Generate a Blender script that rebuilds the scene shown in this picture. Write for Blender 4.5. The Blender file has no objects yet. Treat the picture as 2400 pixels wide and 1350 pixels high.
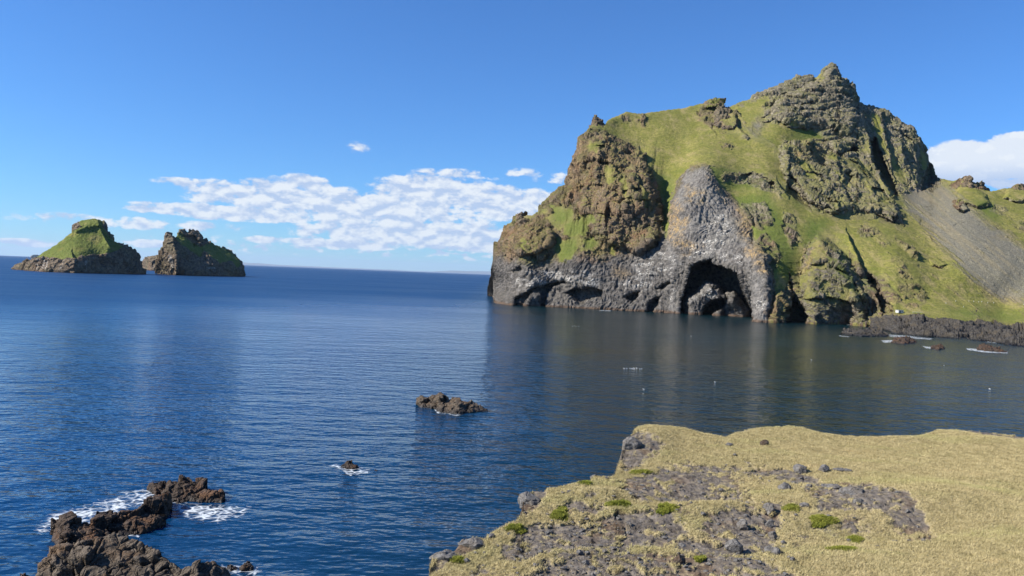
import bpy, math, random
import numpy as np
from mathutils import Matrix, Vector, Euler

# ------------------------------------------------------------------ camera
scene = bpy.context.scene
F = 1848.0                      # focal length in photograph pixels (2400 wide)
PITCH, ROLL, CAMZ = 0.93, 2.24, 20.0
cd = bpy.data.cameras.new('camera'); cam = bpy.data.objects.new('camera', cd)
scene.collection.objects.link(cam)
cd.sensor_width = 36.0; cd.lens = 36.0*F/2400.0; cd.clip_start = 0.2; cd.clip_end = 200000.0
RM = Matrix.Rotation(math.radians(90-PITCH), 3, 'X') @ Matrix.Rotation(math.radians(ROLL), 3, 'Z')
cam.matrix_world = Matrix.Translation((0, 0, CAMZ)) @ RM.to_4x4()
scene.camera = cam
scene.render.resolution_x = 1024; scene.render.resolution_y = 576
R = np.array([[RM[i][j] for j in range(3)] for i in range(3)])

# ------------------------------------------------------------------ world and sun
SUN_AZ, SUN_EL = -101.0, 37.0   # azimuth from +Y towards +X, degrees
scene.view_settings.view_transform = 'Standard'; scene.view_settings.look = 'None'
scene.view_settings.gamma = 1.0; scene.view_settings.use_curve_mapping = False
scene.view_settings.exposure = 0.8
world = bpy.data.worlds.new('World'); scene.world = world; world.use_nodes = True

class NT:
    """tiny helper for building node trees"""
    def __init__(s, tree): s.t = tree; s.n = tree.nodes; s.l = tree.links
    def new(s, typ, **kw):
        n = s.n.new(typ)
        for k, v in kw.items():
            if k.startswith('_'): setattr(n, k[1:], v)
        return n
    def put(s, sock, v):
        if hasattr(v, 'is_linked'): s.l.new(v, sock)
        elif v is not None: sock.default_value = v
    def math(s, op, a, b=None, c=None, clamp=False):
        n = s.n.new('ShaderNodeMath'); n.operation = op; n.use_clamp = clamp
        s.put(n.inputs[0], a)
        if b is not None: s.put(n.inputs[1], b)
        if c is not None: s.put(n.inputs[2], c)
        return n.outputs[0]
    def mix(s, f, a, b, mode='MIX'):
        n = s.n.new('ShaderNodeMix'); n.data_type = 'RGBA'; n.blend_type = mode
        s.put(n.inputs[0], f)
        s.put(n.inputs[6], a if hasattr(a, 'is_linked') else (*a, 1)[:4])
        s.put(n.inputs[7], b if hasattr(b, 'is_linked') else (*b, 1)[:4])
        return n.outputs[2]
    def ramp(s, v, lo, hi, a=0.0, b=1.0, kind='SMOOTHSTEP'):
        n = s.n.new('ShaderNodeMapRange'); n.interpolation_type = kind
        s.put(n.inputs[0], v); s.put(n.inputs[1], lo); s.put(n.inputs[2], hi)
        s.put(n.inputs[3], a); s.put(n.inputs[4], b)
        return n.outputs[0]
    def comb(s, x, y, z):
        n = s.n.new('ShaderNodeCombineXYZ'); s.put(n.inputs[0], x); s.put(n.inputs[1], y); s.put(n.inputs[2], z)
        return n.outputs[0]
    def sep(s, v):
        n = s.n.new('ShaderNodeSeparateXYZ'); s.put(n.inputs[0], v); return n.outputs
    def noise(s, vec, scale, detail=4.0, rough=0.55, dist=0.0, color=False):
        n = s.n.new('ShaderNodeTexNoise'); s.put(n.inputs['Vector'], vec)
        n.inputs['Scale'].default_value = scale; n.inputs['Detail'].default_value = detail
        n.inputs['Roughness'].default_value = rough; n.inputs['Distortion'].default_value = dist
        return n.outputs['Color' if color else 'Fac']
    def voro(s, vec, scale, feature='F1', rnd=1.0):
        n = s.n.new('ShaderNodeTexVoronoi'); n.feature = feature; s.put(n.inputs['Vector'], vec)
        n.inputs['Scale'].default_value = scale; n.inputs['Randomness'].default_value = rnd
        return n.outputs['Distance']
    def mapping(s, vec, scale=(1, 1, 1), rot=(0, 0, 0)):
        n = s.n.new('ShaderNodeMapping'); s.put(n.inputs[0], vec)
        n.inputs['Scale'].default_value = scale; n.inputs['Rotation'].default_value = rot
        return n.outputs[0]

def hor(px): return 645.0 + (px-1200.0)*math.tan(math.radians(ROLL))

w = NT(world.node_tree)
for n in list(w.n): w.n.remove(n)
sky = w.new('ShaderNodeTexSky'); sky.sky_type = 'NISHITA'; sky.sun_disc = False
sky.sun_elevation = math.radians(SUN_EL); sky.sun_rotation = math.radians(SUN_AZ)
sky.altitude = 20; sky.air_density = 1.0; sky.dust_density = 0.0; sky.ozone_density = 4.0
tc = w.new('ShaderNodeTexCoord')
d3 = w.sep(tc.outputs['Generated'])
az = w.math('ARCTAN2', d3[0], d3[1]); el = w.math('ARCSINE', d3[2])
# clouds live in azimuth / elevation (radians); blobs give the banks, noise gives them their form
blobs = [  # px, py, half width, half height (photograph pixels, only to say at what angle they hang), strength
 (660, 462, 190, 30, 1.0), (700, 428, 60, 16, 1.0), (860, 490, 240, 34, 1.0), (1015, 455, 130, 38, 1.15), (1190, 478, 130, 34, 1.1),
 (560, 500, 200, 15, .95), (990, 548, 250, 30, 1.0), (1130, 575, 170, 16, .95), (800, 572, 110, 11, .95),
 (350, 491, 55, 8, .75), (425, 428, 52, 9, .62), (815, 346, 40, 12, .27), (62, 569, 55, 7, .8), (345, 571, 45, 8, .8),
 (630, 562, 45, 8, .85), (300, 522, 200, 12, .5), (1060, 410, 90, 12, .5), (1310, 420, 60, 16, .35), (1200, 405, 60, 10, .3),
 (2310, 378, 130, 36, 1.6), (2430, 362, 100, 42, 1.6), (2205, 375, 50, 24, 1.3), (2640, 380, 250, 45, 1.4)]
env = None
for (bx, by, sw, sh, st) in blobs:
    ua = math.atan((bx-1200)/F); va = math.atan((hor(bx)-by)/F*math.cos(ua))
    u = w.math('DIVIDE', w.math('SUBTRACT', az, ua), sw/F); v = w.math('DIVIDE', w.math('SUBTRACT', el, va), sh/F)
    r2 = w.math('ADD', w.math('MULTIPLY', u, u), w.math('MULTIPLY', v, v))
    e = w.math('MULTIPLY', w.math('SUBTRACT', 1.0, w.math('MULTIPLY', r2, 0.5), clamp=True), st)
    env = e if env is None else w.math('MAXIMUM', env, e)
cu = w.comb(w.math('MULTIPLY', az, 33), 0.0, w.math('MULTIPLY', el, 66))
cu2 = w.comb(w.math('MULTIPLY', w.math('ADD', az, -.003), 33), 0.0, w.math('MULTIPLY', w.math('ADD', el, 0.006), 66))
na = w.noise(cu, 1.0, 10, 0.60, 0.15); nb = w.noise(cu2, 1.0, 6, 0.55, 0.15)
# row of little cumuli low over the horizon
low = w.noise(w.comb(w.math('MULTIPLY', az, 60), 3.0, w.math('MULTIPLY', el, 150)), 1.0, 4, 0.5)
lowband = w.math('MULTIPLY', w.ramp(el, 0.012, 0.018), w.ramp(el, 0.036, 0.026))
lowa = w.math('MULTIPLY', w.ramp(w.math('ABSOLUTE', w.math('ADD', az, 0.18)), 0.30, 0.18), lowband)
lowd = w.math('MULTIPLY', w.ramp(low, 0.52, 0.62), w.math('MULTIPLY', lowa, 0.85))
field = w.math('ADD', w.math('MULTIPLY', env, 0.62), w.math('MULTIPLY', w.math('SUBTRACT', na, 0.5), 1.9))
dens = w.math('MAXIMUM', w.math('MULTIPLY', w.ramp(field, 0.08, 0.36), w.ramp(env, 0.0, 0.3)), lowd)
lit = w.math('ADD', w.math('MULTIPLY', w.math('SUBTRACT', na, nb), 6.0), 0.50)
lit = w.math('MAXIMUM', lit, w.ramp(az, 0.42, 0.5, 0.0, 0.85), clamp=True)
rightshade = w.math('MULTIPLY', w.ramp(az, 0.35, 0.45), w.ramp(el, 0.146, 0.118))
lit = w.math('SUBTRACT', lit, w.math('MULTIPLY', rightshade, 0.85), clamp=True)
CS = 1.0
ccol = w.mix(lit, (2.9*CS, 3.6*CS, 4.9*CS), (5.1*CS, 5.35*CS, 5.6*CS))
skyc = w.mix(1.0, sky.outputs[0], (0.335, 0.60, 0.92), 'MULTIPLY')
allc = w.mix(w.math('MULTIPLY', dens, 0.93), skyc, ccol)
bg = w.new('ShaderNodeBackground'); w.l.new(allc, bg.inputs[0]); bg.inputs[1].default_value = 0.10
wo = w.new('ShaderNodeOutputWorld'); w.l.new(bg.outputs[0], wo.inputs[0])

sl = bpy.data.lights.new('sun', 'SUN'); so = bpy.data.objects.new('sun', sl); scene.collection.objects.link(so)
sl.energy = 5.0; sl.angle = math.radians(0.53); sl.color = (1.0, 0.94, 0.86)
sa, se = math.radians(SUN_AZ), math.radians(SUN_EL)
sdir = Vector((math.sin(sa)*math.cos(se), math.cos(sa)*math.cos(se), math.sin(se)))
so.rotation_euler = sdir.to_track_quat('Z', 'Y').to_euler(); so.location = (-200, 0, 300)

# ------------------------------------------------------------------ numeric helpers
rs = np.random.RandomState(7)
PERM = rs.permutation(4096).astype(np.int32)
GR = rs.normal(size=(4096, 3)); GR /= np.linalg.norm(GR, axis=1)[:, None]; GR = GR.astype(np.float32)
RV = rs.rand(4096, 8).astype(np.float32)
def hsh(ix, iy, iz): return PERM[(PERM[(PERM[ix & 4095] + iy) & 4095] + iz) & 4095]
def perlin(P):
    P = np.asarray(P, np.float32); Pi = np.floor(P).astype(np.int32); f = P-Pi; u = f*f*f*(f*(f*6-15)+10)
    out = 0
    for dx in (0, 1):
        wx = u[..., 0] if dx else 1-u[..., 0]
        for dy in (0, 1):
            wy = u[..., 1] if dy else 1-u[..., 1]
            for dz in (0, 1):
                wz = u[..., 2] if dz else 1-u[..., 2]
                g = GR[hsh(Pi[..., 0]+dx, Pi[..., 1]+dy, Pi[..., 2]+dz)]
                out = out + wx*wy*wz*(g[..., 0]*(f[..., 0]-dx)+g[..., 1]*(f[..., 1]-dy)+g[..., 2]*(f[..., 2]-dz))
    return out*1.6
def fbm(P, o=4, lac=2.03, g=0.5):
    P = np.asarray(P, np.float32); a = 1.0; s = 0; t = 0
    for i in range(o):
        s = s+a*perlin(P+i*17.3); t += a; a *= g; P = P*lac
    return s/t
def ridged(P, o=4, g=0.5):
    P = np.asarray(P, np.float32); a = 1.0; s = 0; t = 0
    for i in range(o):
        s = s+a*(1-2*np.abs(perlin(P+i*9.7))); t += a; a *= g; P = P*2.1
    return s/t
def blocks(P, tilt=1.0):
    """faceted, broken-rock displacement: every Voronoi cell is its own tilted plane"""
    P = np.asarray(P, np.float32); Pi = np.floor(P).astype(np.int32)
    best = np.full(P.shape[:-1], 1e9, np.float32); sec = best.copy(); val = np.zeros_like(best)
    for dx in (-1, 0, 1):
        for dy in (-1, 0, 1):
            for dz in (-1, 0, 1):
                h = hsh(Pi[..., 0]+dx, Pi[..., 1]+dy, Pi[..., 2]+dz); rv = RV[h]
                q0 = P[..., 0]-(Pi[..., 0]+dx+rv[..., 0]); q1 = P[..., 1]-(Pi[..., 1]+dy+rv[..., 1]); q2 = P[..., 2]-(Pi[..., 2]+dz+rv[..., 2])
                d = q0*q0+q1*q1+q2*q2
                v = (rv[..., 3]-0.5)*0.9+tilt*((rv[..., 4]-.5)*q0+(rv[..., 5]-.5)*q1+(rv[..., 6]-.5)*q2)*1.5
                m = d < best
                sec = np.where(m, best, np.minimum(sec, d)); val = np.where(m, v, val); best = np.where(m, d, best)
    edge = np.clip((np.sqrt(sec)-np.sqrt(best))/0.10, 0, 1)
    return val*1.12-(1-edge)*0.22
def sstep(a, b, x):
    t = np.clip((x-a)/(b-a), 0, 1); return t*t*(3-2*t)

def ray(px, py):
    px = np.asarray(px, float); py = np.asarray(py, float)
    d = np.stack([(px-1200)/F, -(py-675)/F, -np.ones_like(px)], -1) @ R.T
    return d
def at_depth(px, py, Y):
    d = ray(px, py); return np.array([0, 0, CAMZ])+d*(np.asarray(Y)/d[..., 1])[..., None]
def on_plane(px, py, z=0.0):
    d = ray(px, py); return np.array([0, 0, CAMZ])+d*((z-CAMZ)/d[..., 2])[..., None]

def seg_sd(X, Y, poly, closed=True):
    """distance to polyline, inside test"""
    n = len(poly); D = np.full(X.shape, 1e9); ins = np.zeros(X.shape, bool)
    rng = range(n) if closed else range(n-1)
    for i in rng:
        x0, y0 = poly[i]; x1, y1 = poly[(i+1) % n]
        ex, ey = x1-x0, y1-y0; L = ex*ex+ey*ey+1e-9
        t = np.clip(((X-x0)*ex+(Y-y0)*ey)/L, 0, 1)
        D = np.minimum(D, (X-x0-t*ex)**2+(Y-y0-t*ey)**2)
        if closed:
            c = ((y0 > Y) != (y1 > Y)) & (X < (x1-x0)*(Y-y0)/((y1-y0) if y1 != y0 else 1e-9)+x0)
            ins ^= c
    return np.sqrt(D), ins
def sdf(X, Y, poly, margin=60):
    """signed distance, positive inside"""
    p = np.array(poly, float)
    out = np.full(X.shape, -1e3)
    m = (X > p[:, 0].min()-margin) & (X < p[:, 0].max()+margin) & (Y > p[:, 1].min()-margin) & (Y < p[:, 1].max()+margin)
    if m.any():
        d, i = seg_sd(X[m], Y[m], poly); out[m] = np.where(i, d, -d)
    return out
def pm(X, Y, poly, soft=6.0):
    return sstep(-soft, soft, sdf(X, Y, poly, soft+2))
def step_feat(X, Y, line, A, wl, edge=3.0):
    """surface left of a downward-running line stands A metres nearer, falling off over wl pixels to the left"""
    p = np.array(line, float); y0, y1 = p[:, 1].min(), p[:, 1].max()
    xl = np.interp(Y, p[:, 1], p[:, 0]); dx = xl-X
    env = sstep(y0-14, y0+16, Y)*sstep(y1+14, y1-10, Y)
    return -A*env*np.where(dx > 0, np.exp(-dx/wl), 0)*sstep(-edge*0.2, edge, dx)
def tps(ctrl, X, Y):
    c = np.array(ctrl, float); S = 200.0; a = c[:, :2]/S; n = len(a)
    def U(r2): return np.where(r2 > 1e-12, r2*np.log(r2+1e-12), 0)
    K = U(((a[:, None]-a[None])**2).sum(-1))+np.eye(n)*0.002
    Pm = np.c_[np.ones(n), a]; A = np.block([[K, Pm], [Pm.T, np.zeros((3, 3))]])
    w_ = np.linalg.solve(A, np.r_[c[:, 2], 0, 0, 0])
    xs, ys = X.ravel()/S, Y.ravel()/S; out = w_[n]+w_[n+1]*xs+w_[n+2]*ys
    for i in range(n): out = out+w_[i]*U((xs-a[i, 0])**2+(ys-a[i, 1])**2)
    return out.reshape(X.shape)

# ------------------------------------------------------------------ scene helpers
def link(o): scene.collection.objects.link(o); return o
def tag(o, label=None, cat=None, group=None, kind=None):
    if label: o['label'] = label
    if cat: o['category'] = cat
    if group: o['group'] = group
    if kind: o['kind'] = kind
    return o
def mesh_obj(name, V, faces, mat, attrs=None, smooth=True, parent=None):
    V = np.asarray(V, np.float32).reshape(-1, 3); Fc = np.asarray(faces, np.int32)
    used = np.unique(Fc); rm = np.full(len(V), -1, np.int32); rm[used] = np.arange(len(used))
    V = V[used]; k = Fc.shape[1]; Fc = rm[Fc]
    me = bpy.data.meshes.new(name); me.vertices.add(len(V)); me.vertices.foreach_set('co', V.ravel())
    me.loops.add(Fc.size); me.loops.foreach_set('vertex_index', Fc.ravel())
    me.polygons.add(len(Fc)); me.polygons.foreach_set('loop_start', np.arange(0, Fc.size, k, dtype=np.int32))
    me.polygons.foreach_set('loop_total', np.full(len(Fc), k, np.int32))
    me.polygons.foreach_set('use_smooth', np.full(len(Fc), smooth))
    for nm, arr in (attrs or {}).items():
        a = me.attributes.new(nm, 'FLOAT_COLOR', 'POINT')
        arr = np.asarray(arr, np.float32).reshape(-1, arr.shape[-1])[used]
        c = np.ones((len(arr), 4), np.float32); c[:, :arr.shape[1]] = arr
        a.data.foreach_set('color', c.ravel())
    me.update(calc_edges=True); me.validate()
    me.materials.append(mat)
    o = link(bpy.data.objects.new(name, me))
    if parent: o.parent = parent
    return o
def grid_faces(nr, nc):
    i = np.arange(nr-1)[:, None]*nc+np.arange(nc-1)[None]
    return np.stack([i, i+1, i+1+nc, i+nc], -1).reshape(-1, 4)
def normals(P):
    du = np.gradient(P, axis=1); dv = np.gradient(P, axis=0); n = np.cross(du, dv)
    return n/(np.linalg.norm(n, axis=-1, keepdims=True)+1e-9)

def new_mat(name):
    m = bpy.data.materials.new(name); m.use_nodes = True; t = NT(m.node_tree)
    for n in list(t.n): t.n.remove(n)
    b = t.new('ShaderNodeBsdfPrincipled'); o = t.new('ShaderNodeOutputMaterial'); t.l.new(b.outputs[0], o.inputs[0])
    return m, t, b, o
def pos(t): return t.new('ShaderNodeNewGeometry').outputs['Position']
def attr(t, name):
    n = t.new('ShaderNodeAttribute'); n.attribute_name = name; return n.outputs['Color']
def bump(t, b, h, dist, strength=1.0):
    n = t.new('ShaderNodeBump'); t.put(n.inputs['Height'], h); n.inputs['Distance'].default_value = dist
    n.inputs['Strength'].default_value = strength; t.l.new(n.outputs[0], b.inputs['Normal'])
def simple(name, col, rough=0.8, var=0.25, scale=8.0):
    m, t, b, o = new_mat(name); p = pos(t); n = t.noise(p, scale, 5)
    c = t.mix(n, tuple(x*(1-var) for x in col), tuple(x*(1+var) for x in col)); t.l.new(c, b.inputs['Base Color'])
    b.inputs['Roughness'].default_value = rough; return m

# ------------------------------------------------------------------ materials
def land_material(name, s=1.0):
    """cliffs and slopes; masks m1 = grass, tan/orange lichen, guano; m2 = scree, grey basalt, lush green. s = metres scale"""
    m, t, b, o = new_mat(name); p = pos(t)
    m1 = t.sep(attr(t, 'm1')); m2 = t.sep(attr(t, 'm2'))
    ps = t.mapping(p, (1/s,)*3)
    n1 = t.noise(ps, 0.08, 6, 0.6); n2 = t.noise(ps, 0.45, 6, 0.65); n3 = t.noise(ps, 1.6, 4, 0.6)
    brown = t.mix(t.ramp(n2, .3, .7), (0.075, 0.060, 0.044), (0.225, 0.180, 0.130))
    brown = t.mix(t.ramp(n1, .42, .66), brown, (0.195, 0.135, 0.090))
    brown = t.mix(t.ramp(t.noise(ps, .045, 6, .62), .50, .62, 0, .8), brown, (0.135, 0.125, 0.056))
    brown = t.mix(t.ramp(t.noise(t.mapping(ps, (1, 1, .5)), .06, 6, .65), .55, .66, 0, .75), brown, (0.24, 0.145, 0.085))
    grey = t.mix(t.ramp(n2, .3, .7), (0.038, 0.037, 0.037), (0.140, 0.135, 0.132))
    al = t.n.new('ShaderNodeAttribute'); al.attribute_name = 'm2'; oliv = t.math('SUBTRACT', 1.0, al.outputs['Alpha'])
    og = t.mix(t.ramp(n2, .3, .7), (0.095, 0.083, 0.060), (0.31, 0.28, 0.215)); og = t.mix(t.ramp(t.noise(ps, .07, 6, .65), .48, .64, 0, .7), og, (0.165, 0.165, 0.070))
    brown = t.mix(oliv, brown, og)
    rock = t.mix(m2[1], brown, grey)
    rock = t.mix(t.math('MULTIPLY', t.ramp(m1[2], 0, .45), .40), rock, t.mix(t.ramp(n2, .3, .7), (0.17, 0.165, 0.16), (0.31, 0.305, 0.30)))
    lich = t.mix(t.ramp(n3, .35, .65), (0.13, 0.105, 0.07), (0.40, 0.27, 0.12))
    rock = t.mix(t.math('MULTIPLY', m1[1], t.ramp(n2, .32, .62)), rock, lich)
    pz = t.sep(p)[2]
    tide = t.math('MULTIPLY', t.ramp(t.math('ADD', pz, t.math('MULTIPLY', n1, 2.0)), 3.0, 1.6), 0.75)
    rock = t.mix(tide, rock, (0.10, 0.062, 0.040))
    rock = t.mix(t.math('MULTIPLY', t.math('MULTIPLY', t.ramp(m1[2], .42, .9), .8), t.ramp(t.noise(t.mapping(ps, (1, 1, 2.2)), .9, 4, .6), .53, .60)), rock, (0.68, 0.66, 0.61))
    rock = t.mix(t.ramp(n3, .3, .7, .12, .0), rock, (0.02, 0.02, 0.02))
    scree = t.mix(t.ramp(n3, .35, .65), (0.110, 0.104, 0.086), (0.205, 0.190, 0.148)); scree = t.mix(t.math('MULTIPLY', m1[1], .42), scree, (0.25, 0.205, 0.12))
    g1 = t.mix(t.ramp(n1, .35, .65), (0.180, 0.178, 0.040), (0.265, 0.235, 0.075))
    g1 = t.mix(t.ramp(n2, .3, .7, 0, .8), g1, (0.105, 0.115, 0.026))
    lush = t.mix(t.ramp(n3, .3, .7), (0.060, 0.090, 0.016), (0.135, 0.165, 0.034))
    st_ = t.noise(t.mapping(ps, (1, .35, .7), (0, 0, .6)), .12, 6, .65)
    g1 = t.mix(t.ramp(st_, .50, .66, 0, .75), g1, (0.275, 0.225, 0.105)); g1 = t.mix(t.ramp(st_, .46, .32, 0, .5), g1, (0.105, 0.125, 0.030))
    tr_ = t.noise(t.mapping(ps, (.05, .05, .55)), 1.0, 5, .7, .5); g1 = t.mix(t.ramp(tr_, .50, .64, 0, .3), g1, (0.20, 0.165, 0.085)); g1 = t.mix(t.ramp(tr_, .45, .36, 0, .3), g1, (0.085, 0.10, 0.028))
    spk = t.noise(ps, .75, 3, .7); g1 = t.mix(t.ramp(spk, .54, .66, 0, .6), g1, (0.080, 0.088, 0.026)); lush = t.mix(t.ramp(spk, .52, .64, 0, .6), lush, (0.15, 0.15, 0.05))
    g = t.mix(m2[2], g1, lush); g = t.mix(t.ramp(n3, .45, .75, 0, .35), g, (0.06, 0.065, 0.02))
    rock = t.mix(1.0, rock, (1.28, 1.26, 1.2), 'MULTIPLY')
    base = t.mix(m2[0], rock, scree); base = t.mix(m1[0], base, t.mix(1.0, g, (1.13, 1.12, 1.05), 'MULTIPLY'))
    t.l.new(base, b.inputs['Base Color']); b.inputs['Roughness'].default_value = 0.92
    b.inputs['Specular IOR Level'].default_value = 0.15
    h = t.math('ADD', t.math('MULTIPLY', n2, 1.4), t.math('MULTIPLY', n3, 0.5))
    ck = t.ramp(t.math('ABSOLUTE', t.math('SUBTRACT', t.noise(ps, .55, 4, .6, .3), .5)), 0, .05, -.32, 0); jt = t.ramp(t.voro(t.mapping(ps, (1, 1, .45)), .62, 'DISTANCE_TO_EDGE'), 0, .10, -.22, 0)
    h = t.math('ADD', h, t.math('ADD', ck, jt))
    h = t.math('MULTIPLY', h, t.math('SUBTRACT', 1.15, t.math('MULTIPLY', t.math('MAXIMUM', m1[0], m2[0]), 0.75)))
    h = t.math('MULTIPLY', h, t.math('SUBTRACT', 1.0, t.math('MULTIPLY', t.math('MULTIPLY', m2[1], .55), t.math('SUBTRACT', 1.0, oliv)))); bump(t, b, h, 1.3*s, 0.9)
    return m

def rock_material(name, dark, light, rust, s=1.0, wet=0.6, tan=None):
    m, t, b, o = new_mat(name); p = pos(t)
    n1 = t.noise(p, 0.5/s, 5, 0.6); n2 = t.noise(p, 2.6/s, 6, 0.65); n3 = t.noise(p, 9/s, 4, 0.6)
    c = t.mix(t.ramp(n2, .3, .7), dark, light); c = t.mix(t.ramp(n1, .48, .66, 0, .8), c, rust)
    c = t.mix(t.ramp(n3, .55, .75, 0, .5), c, tuple(x*1.7 for x in light))
    pz = t.sep(p)[2]
    wetm = t.ramp(t.math('ADD', pz, t.math('MULTIPLY', n1, 0.6*s)), wet+0.5*s, wet-0.1*s)
    c = t.mix(wetm, c, tuple(x*0.55 for x in dark))
    t.l.new(c, b.inputs['Base Color'])
    b.inputs['Roughness'].default_value = 0.8; t.put(b.inputs['Roughness'], t.ramp(wetm, 0, 1, 0.88, 0.42, 'LINEAR'))
    b.inputs['Specular IOR Level'].default_value = 0.3
    vv = t.voro(t.mapping(p, (1, 1, 1.5)), 1.4/s, 'DISTANCE_TO_EDGE')
    h = t.math('ADD', t.math('MULTIPLY', n2, 0.5), t.math('MULTIPLY', n3, 0.22))
    h = t.math('ADD', h, t.ramp(vv, 0.0, 0.08, 0, .25))
    bump(t, b, h, 0.35*s, 0.8); return m

M_LAND = land_material('headland_rock_and_grass', 1.0)
M_STACK = land_material('sea_stack_rock_and_grass', 2.0)
M_LAVA = rock_material('black_lava', (0.018, 0.017, 0.016), (0.078, 0.070, 0.058), (0.080, 0.064, 0.042), 2.0, 0.8)
M_SEAROCK = rock_material('brown_sea_rock', (0.022, 0.015, 0.010), (0.085, 0.060, 0.042), (0.12, 0.062, 0.030), 1.0, 0.35)
M_OUTCROP = rock_material('dusty_sea_outcrop', (0.035, 0.026, 0.018), (0.135, 0.108, 0.078), (0.12, 0.072, 0.036), 1.0, 0.5)
M_BOULDER = rock_material('grey_boulder', (0.066, 0.062, 0.057), (0.185, 0.176, 0.162), (0.14, 0.12, 0.095), 0.25, -50)
M_DARKB = rock_material('dark_boulder', (0.022, 0.018, 0.014), (0.07, 0.058, 0.045), (0.08, 0.05, 0.03), 0.25, -50)

# water
def water_material():
    m, t, b, o = new_mat('sea_water'); p = pos(t); xyz = t.sep(p)
    patch = t.noise(t.mapping(p, (0.45, 1, 1)), 0.010, 4, 0.55)
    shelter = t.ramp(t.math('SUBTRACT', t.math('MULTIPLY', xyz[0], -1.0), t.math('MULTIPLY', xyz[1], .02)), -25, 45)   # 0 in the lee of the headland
    wind = t.math('MULTIPLY', t.ramp(patch, .38, .62, .62, 1.35), t.math('ADD', .48, t.math('MULTIPLY', shelter, .5)))
    sx = t.math('DIVIDE', t.math('ADD', xyz[0], 60.0), 120.0); sy = t.math('DIVIDE', t.math('SUBTRACT', xyz[1], 330.0), 230.0)
    slick = t.math('EXPONENT', t.math('MULTIPLY', t.math('ADD', t.math('MULTIPLY', sx, sx), t.math('MULTIPLY', sy, sy)), -1.0))   # a calmer slick off the point
    wind = t.math('MULTIPLY', wind, t.math('SUBTRACT', 1.0, t.math('MULTIPLY', slick, .35)))
    EPS = 0.12
    def height(off):
        q0 = t.n.new('ShaderNodeVectorMath'); q0.operation = 'ADD'; t.l.new(p, q0.inputs[0]); q0.inputs[1].default_value = off
        q = t.mapping(q0.outputs[0], (0.5, 1.0, 1.0), (0, 0, math.radians(-12))); q2 = t.mapping(q0.outputs[0], (0.55, 1.0, 1.0), (0, 0, math.radians(20)))
        a = t.noise(q, 0.10, 2, 0.5); c = t.noise(q2, 0.40, 3, 0.55); d = t.noise(q, 1.25, 3, 0.55)
        return t.math('ADD', t.math('MULTIPLY', a, 1.3), t.math('ADD', t.math('MULTIPLY', c, 0.95), t.math('MULTIPLY', d, 0.36)))
    h0, hx, hy = height((0, 0, 0)), height((EPS, 0, 0)), height((0, EPS, 0))
    k = t.math('MULTIPLY', wind, 1.0/EPS)
    nv = t.comb(t.math('MULTIPLY', t.math('SUBTRACT', h0, hx), k), t.math('MULTIPLY', t.math('SUBTRACT', h0, hy), k), 1.0)
    nn = t.n.new('ShaderNodeVectorMath'); nn.operation = 'NORMALIZE'; t.l.new(nv, nn.inputs[0]); t.l.new(nn.outputs[0], b.inputs['Normal'])
    body = t.mix(t.ramp(patch, .3, .7), (0.0015, 0.012, 0.016), (0.0024, 0.017, 0.022)); body = t.mix(shelter, body, t.mix(t.ramp(patch, .3, .7), (0.0020, 0.030, 0.088), (0.0030, 0.042, 0.125)))  # lee water darker and greener: headland's reflection put into the body colour
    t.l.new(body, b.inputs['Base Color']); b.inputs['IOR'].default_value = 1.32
    farr = t.ramp(xyz[1], 50, 420, 0.0, 1.0)
    ro = t.math('ADD', t.math('MULTIPLY', farr, t.math('ADD', .15, t.math('MULTIPLY', shelter, .18))), .10)
    ro = t.math('MULTIPLY', ro, t.ramp(patch, .3, .7, .9, 1.1)); ro = t.math('MULTIPLY', ro, t.math('SUBTRACT', 1.0, t.math('MULTIPLY', slick, .5))); t.put(b.inputs['Roughness'], ro)
    return m
M_WATER = water_material()

def foam_material():
    m, t, b, o = new_mat('sea_foam'); p = pos(t); f = t.sep(attr(t, 'm1'))
    n = t.noise(t.mapping(p, (0.8, 1.0, 1)), 0.9, 7, 0.7, 1.2)
    v = t.voro(t.mapping(p, (1, 1.0, 1)), 1.3, 'DISTANCE_TO_EDGE')
    lace = t.ramp(v, 0.0, 0.22, 0.16, 0.0)
    fac = t.math('MULTIPLY', t.ramp(t.math('ADD', t.math('ADD', n, lace), t.math('MULTIPLY', t.math('SUBTRACT', f[0], 1.0), 0.40)), .46, .80), .9)
    b.inputs['Base Color'].default_value = (0.72, 0.78, 0.80, 1); b.inputs['Roughness'].default_value = 0.7
    tr = t.new('ShaderNodeBsdfTransparent'); mx = t.new('ShaderNodeMixShader')
    t.l.new(fac, mx.inputs[0]); t.l.new(tr.outputs[0], mx.inputs[1]); t.l.new(b.outputs[0], mx.inputs[2]); t.l.new(mx.outputs[0], o.inputs[0])
    return m
M_FOAM = foam_material()

# ------------------------------------------------------------------ sea
W = 80000.0
V = [(-W, -300, 0), (W, -300, 0), (W, W, 0), (-W, W, 0)]
sea = mesh_obj('sea', V, [(0, 1, 2, 3)], M_WATER); tag(sea, kind='structure')
bedm = simple('sea_bed', (0.01, 0.03, 0.04))

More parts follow.
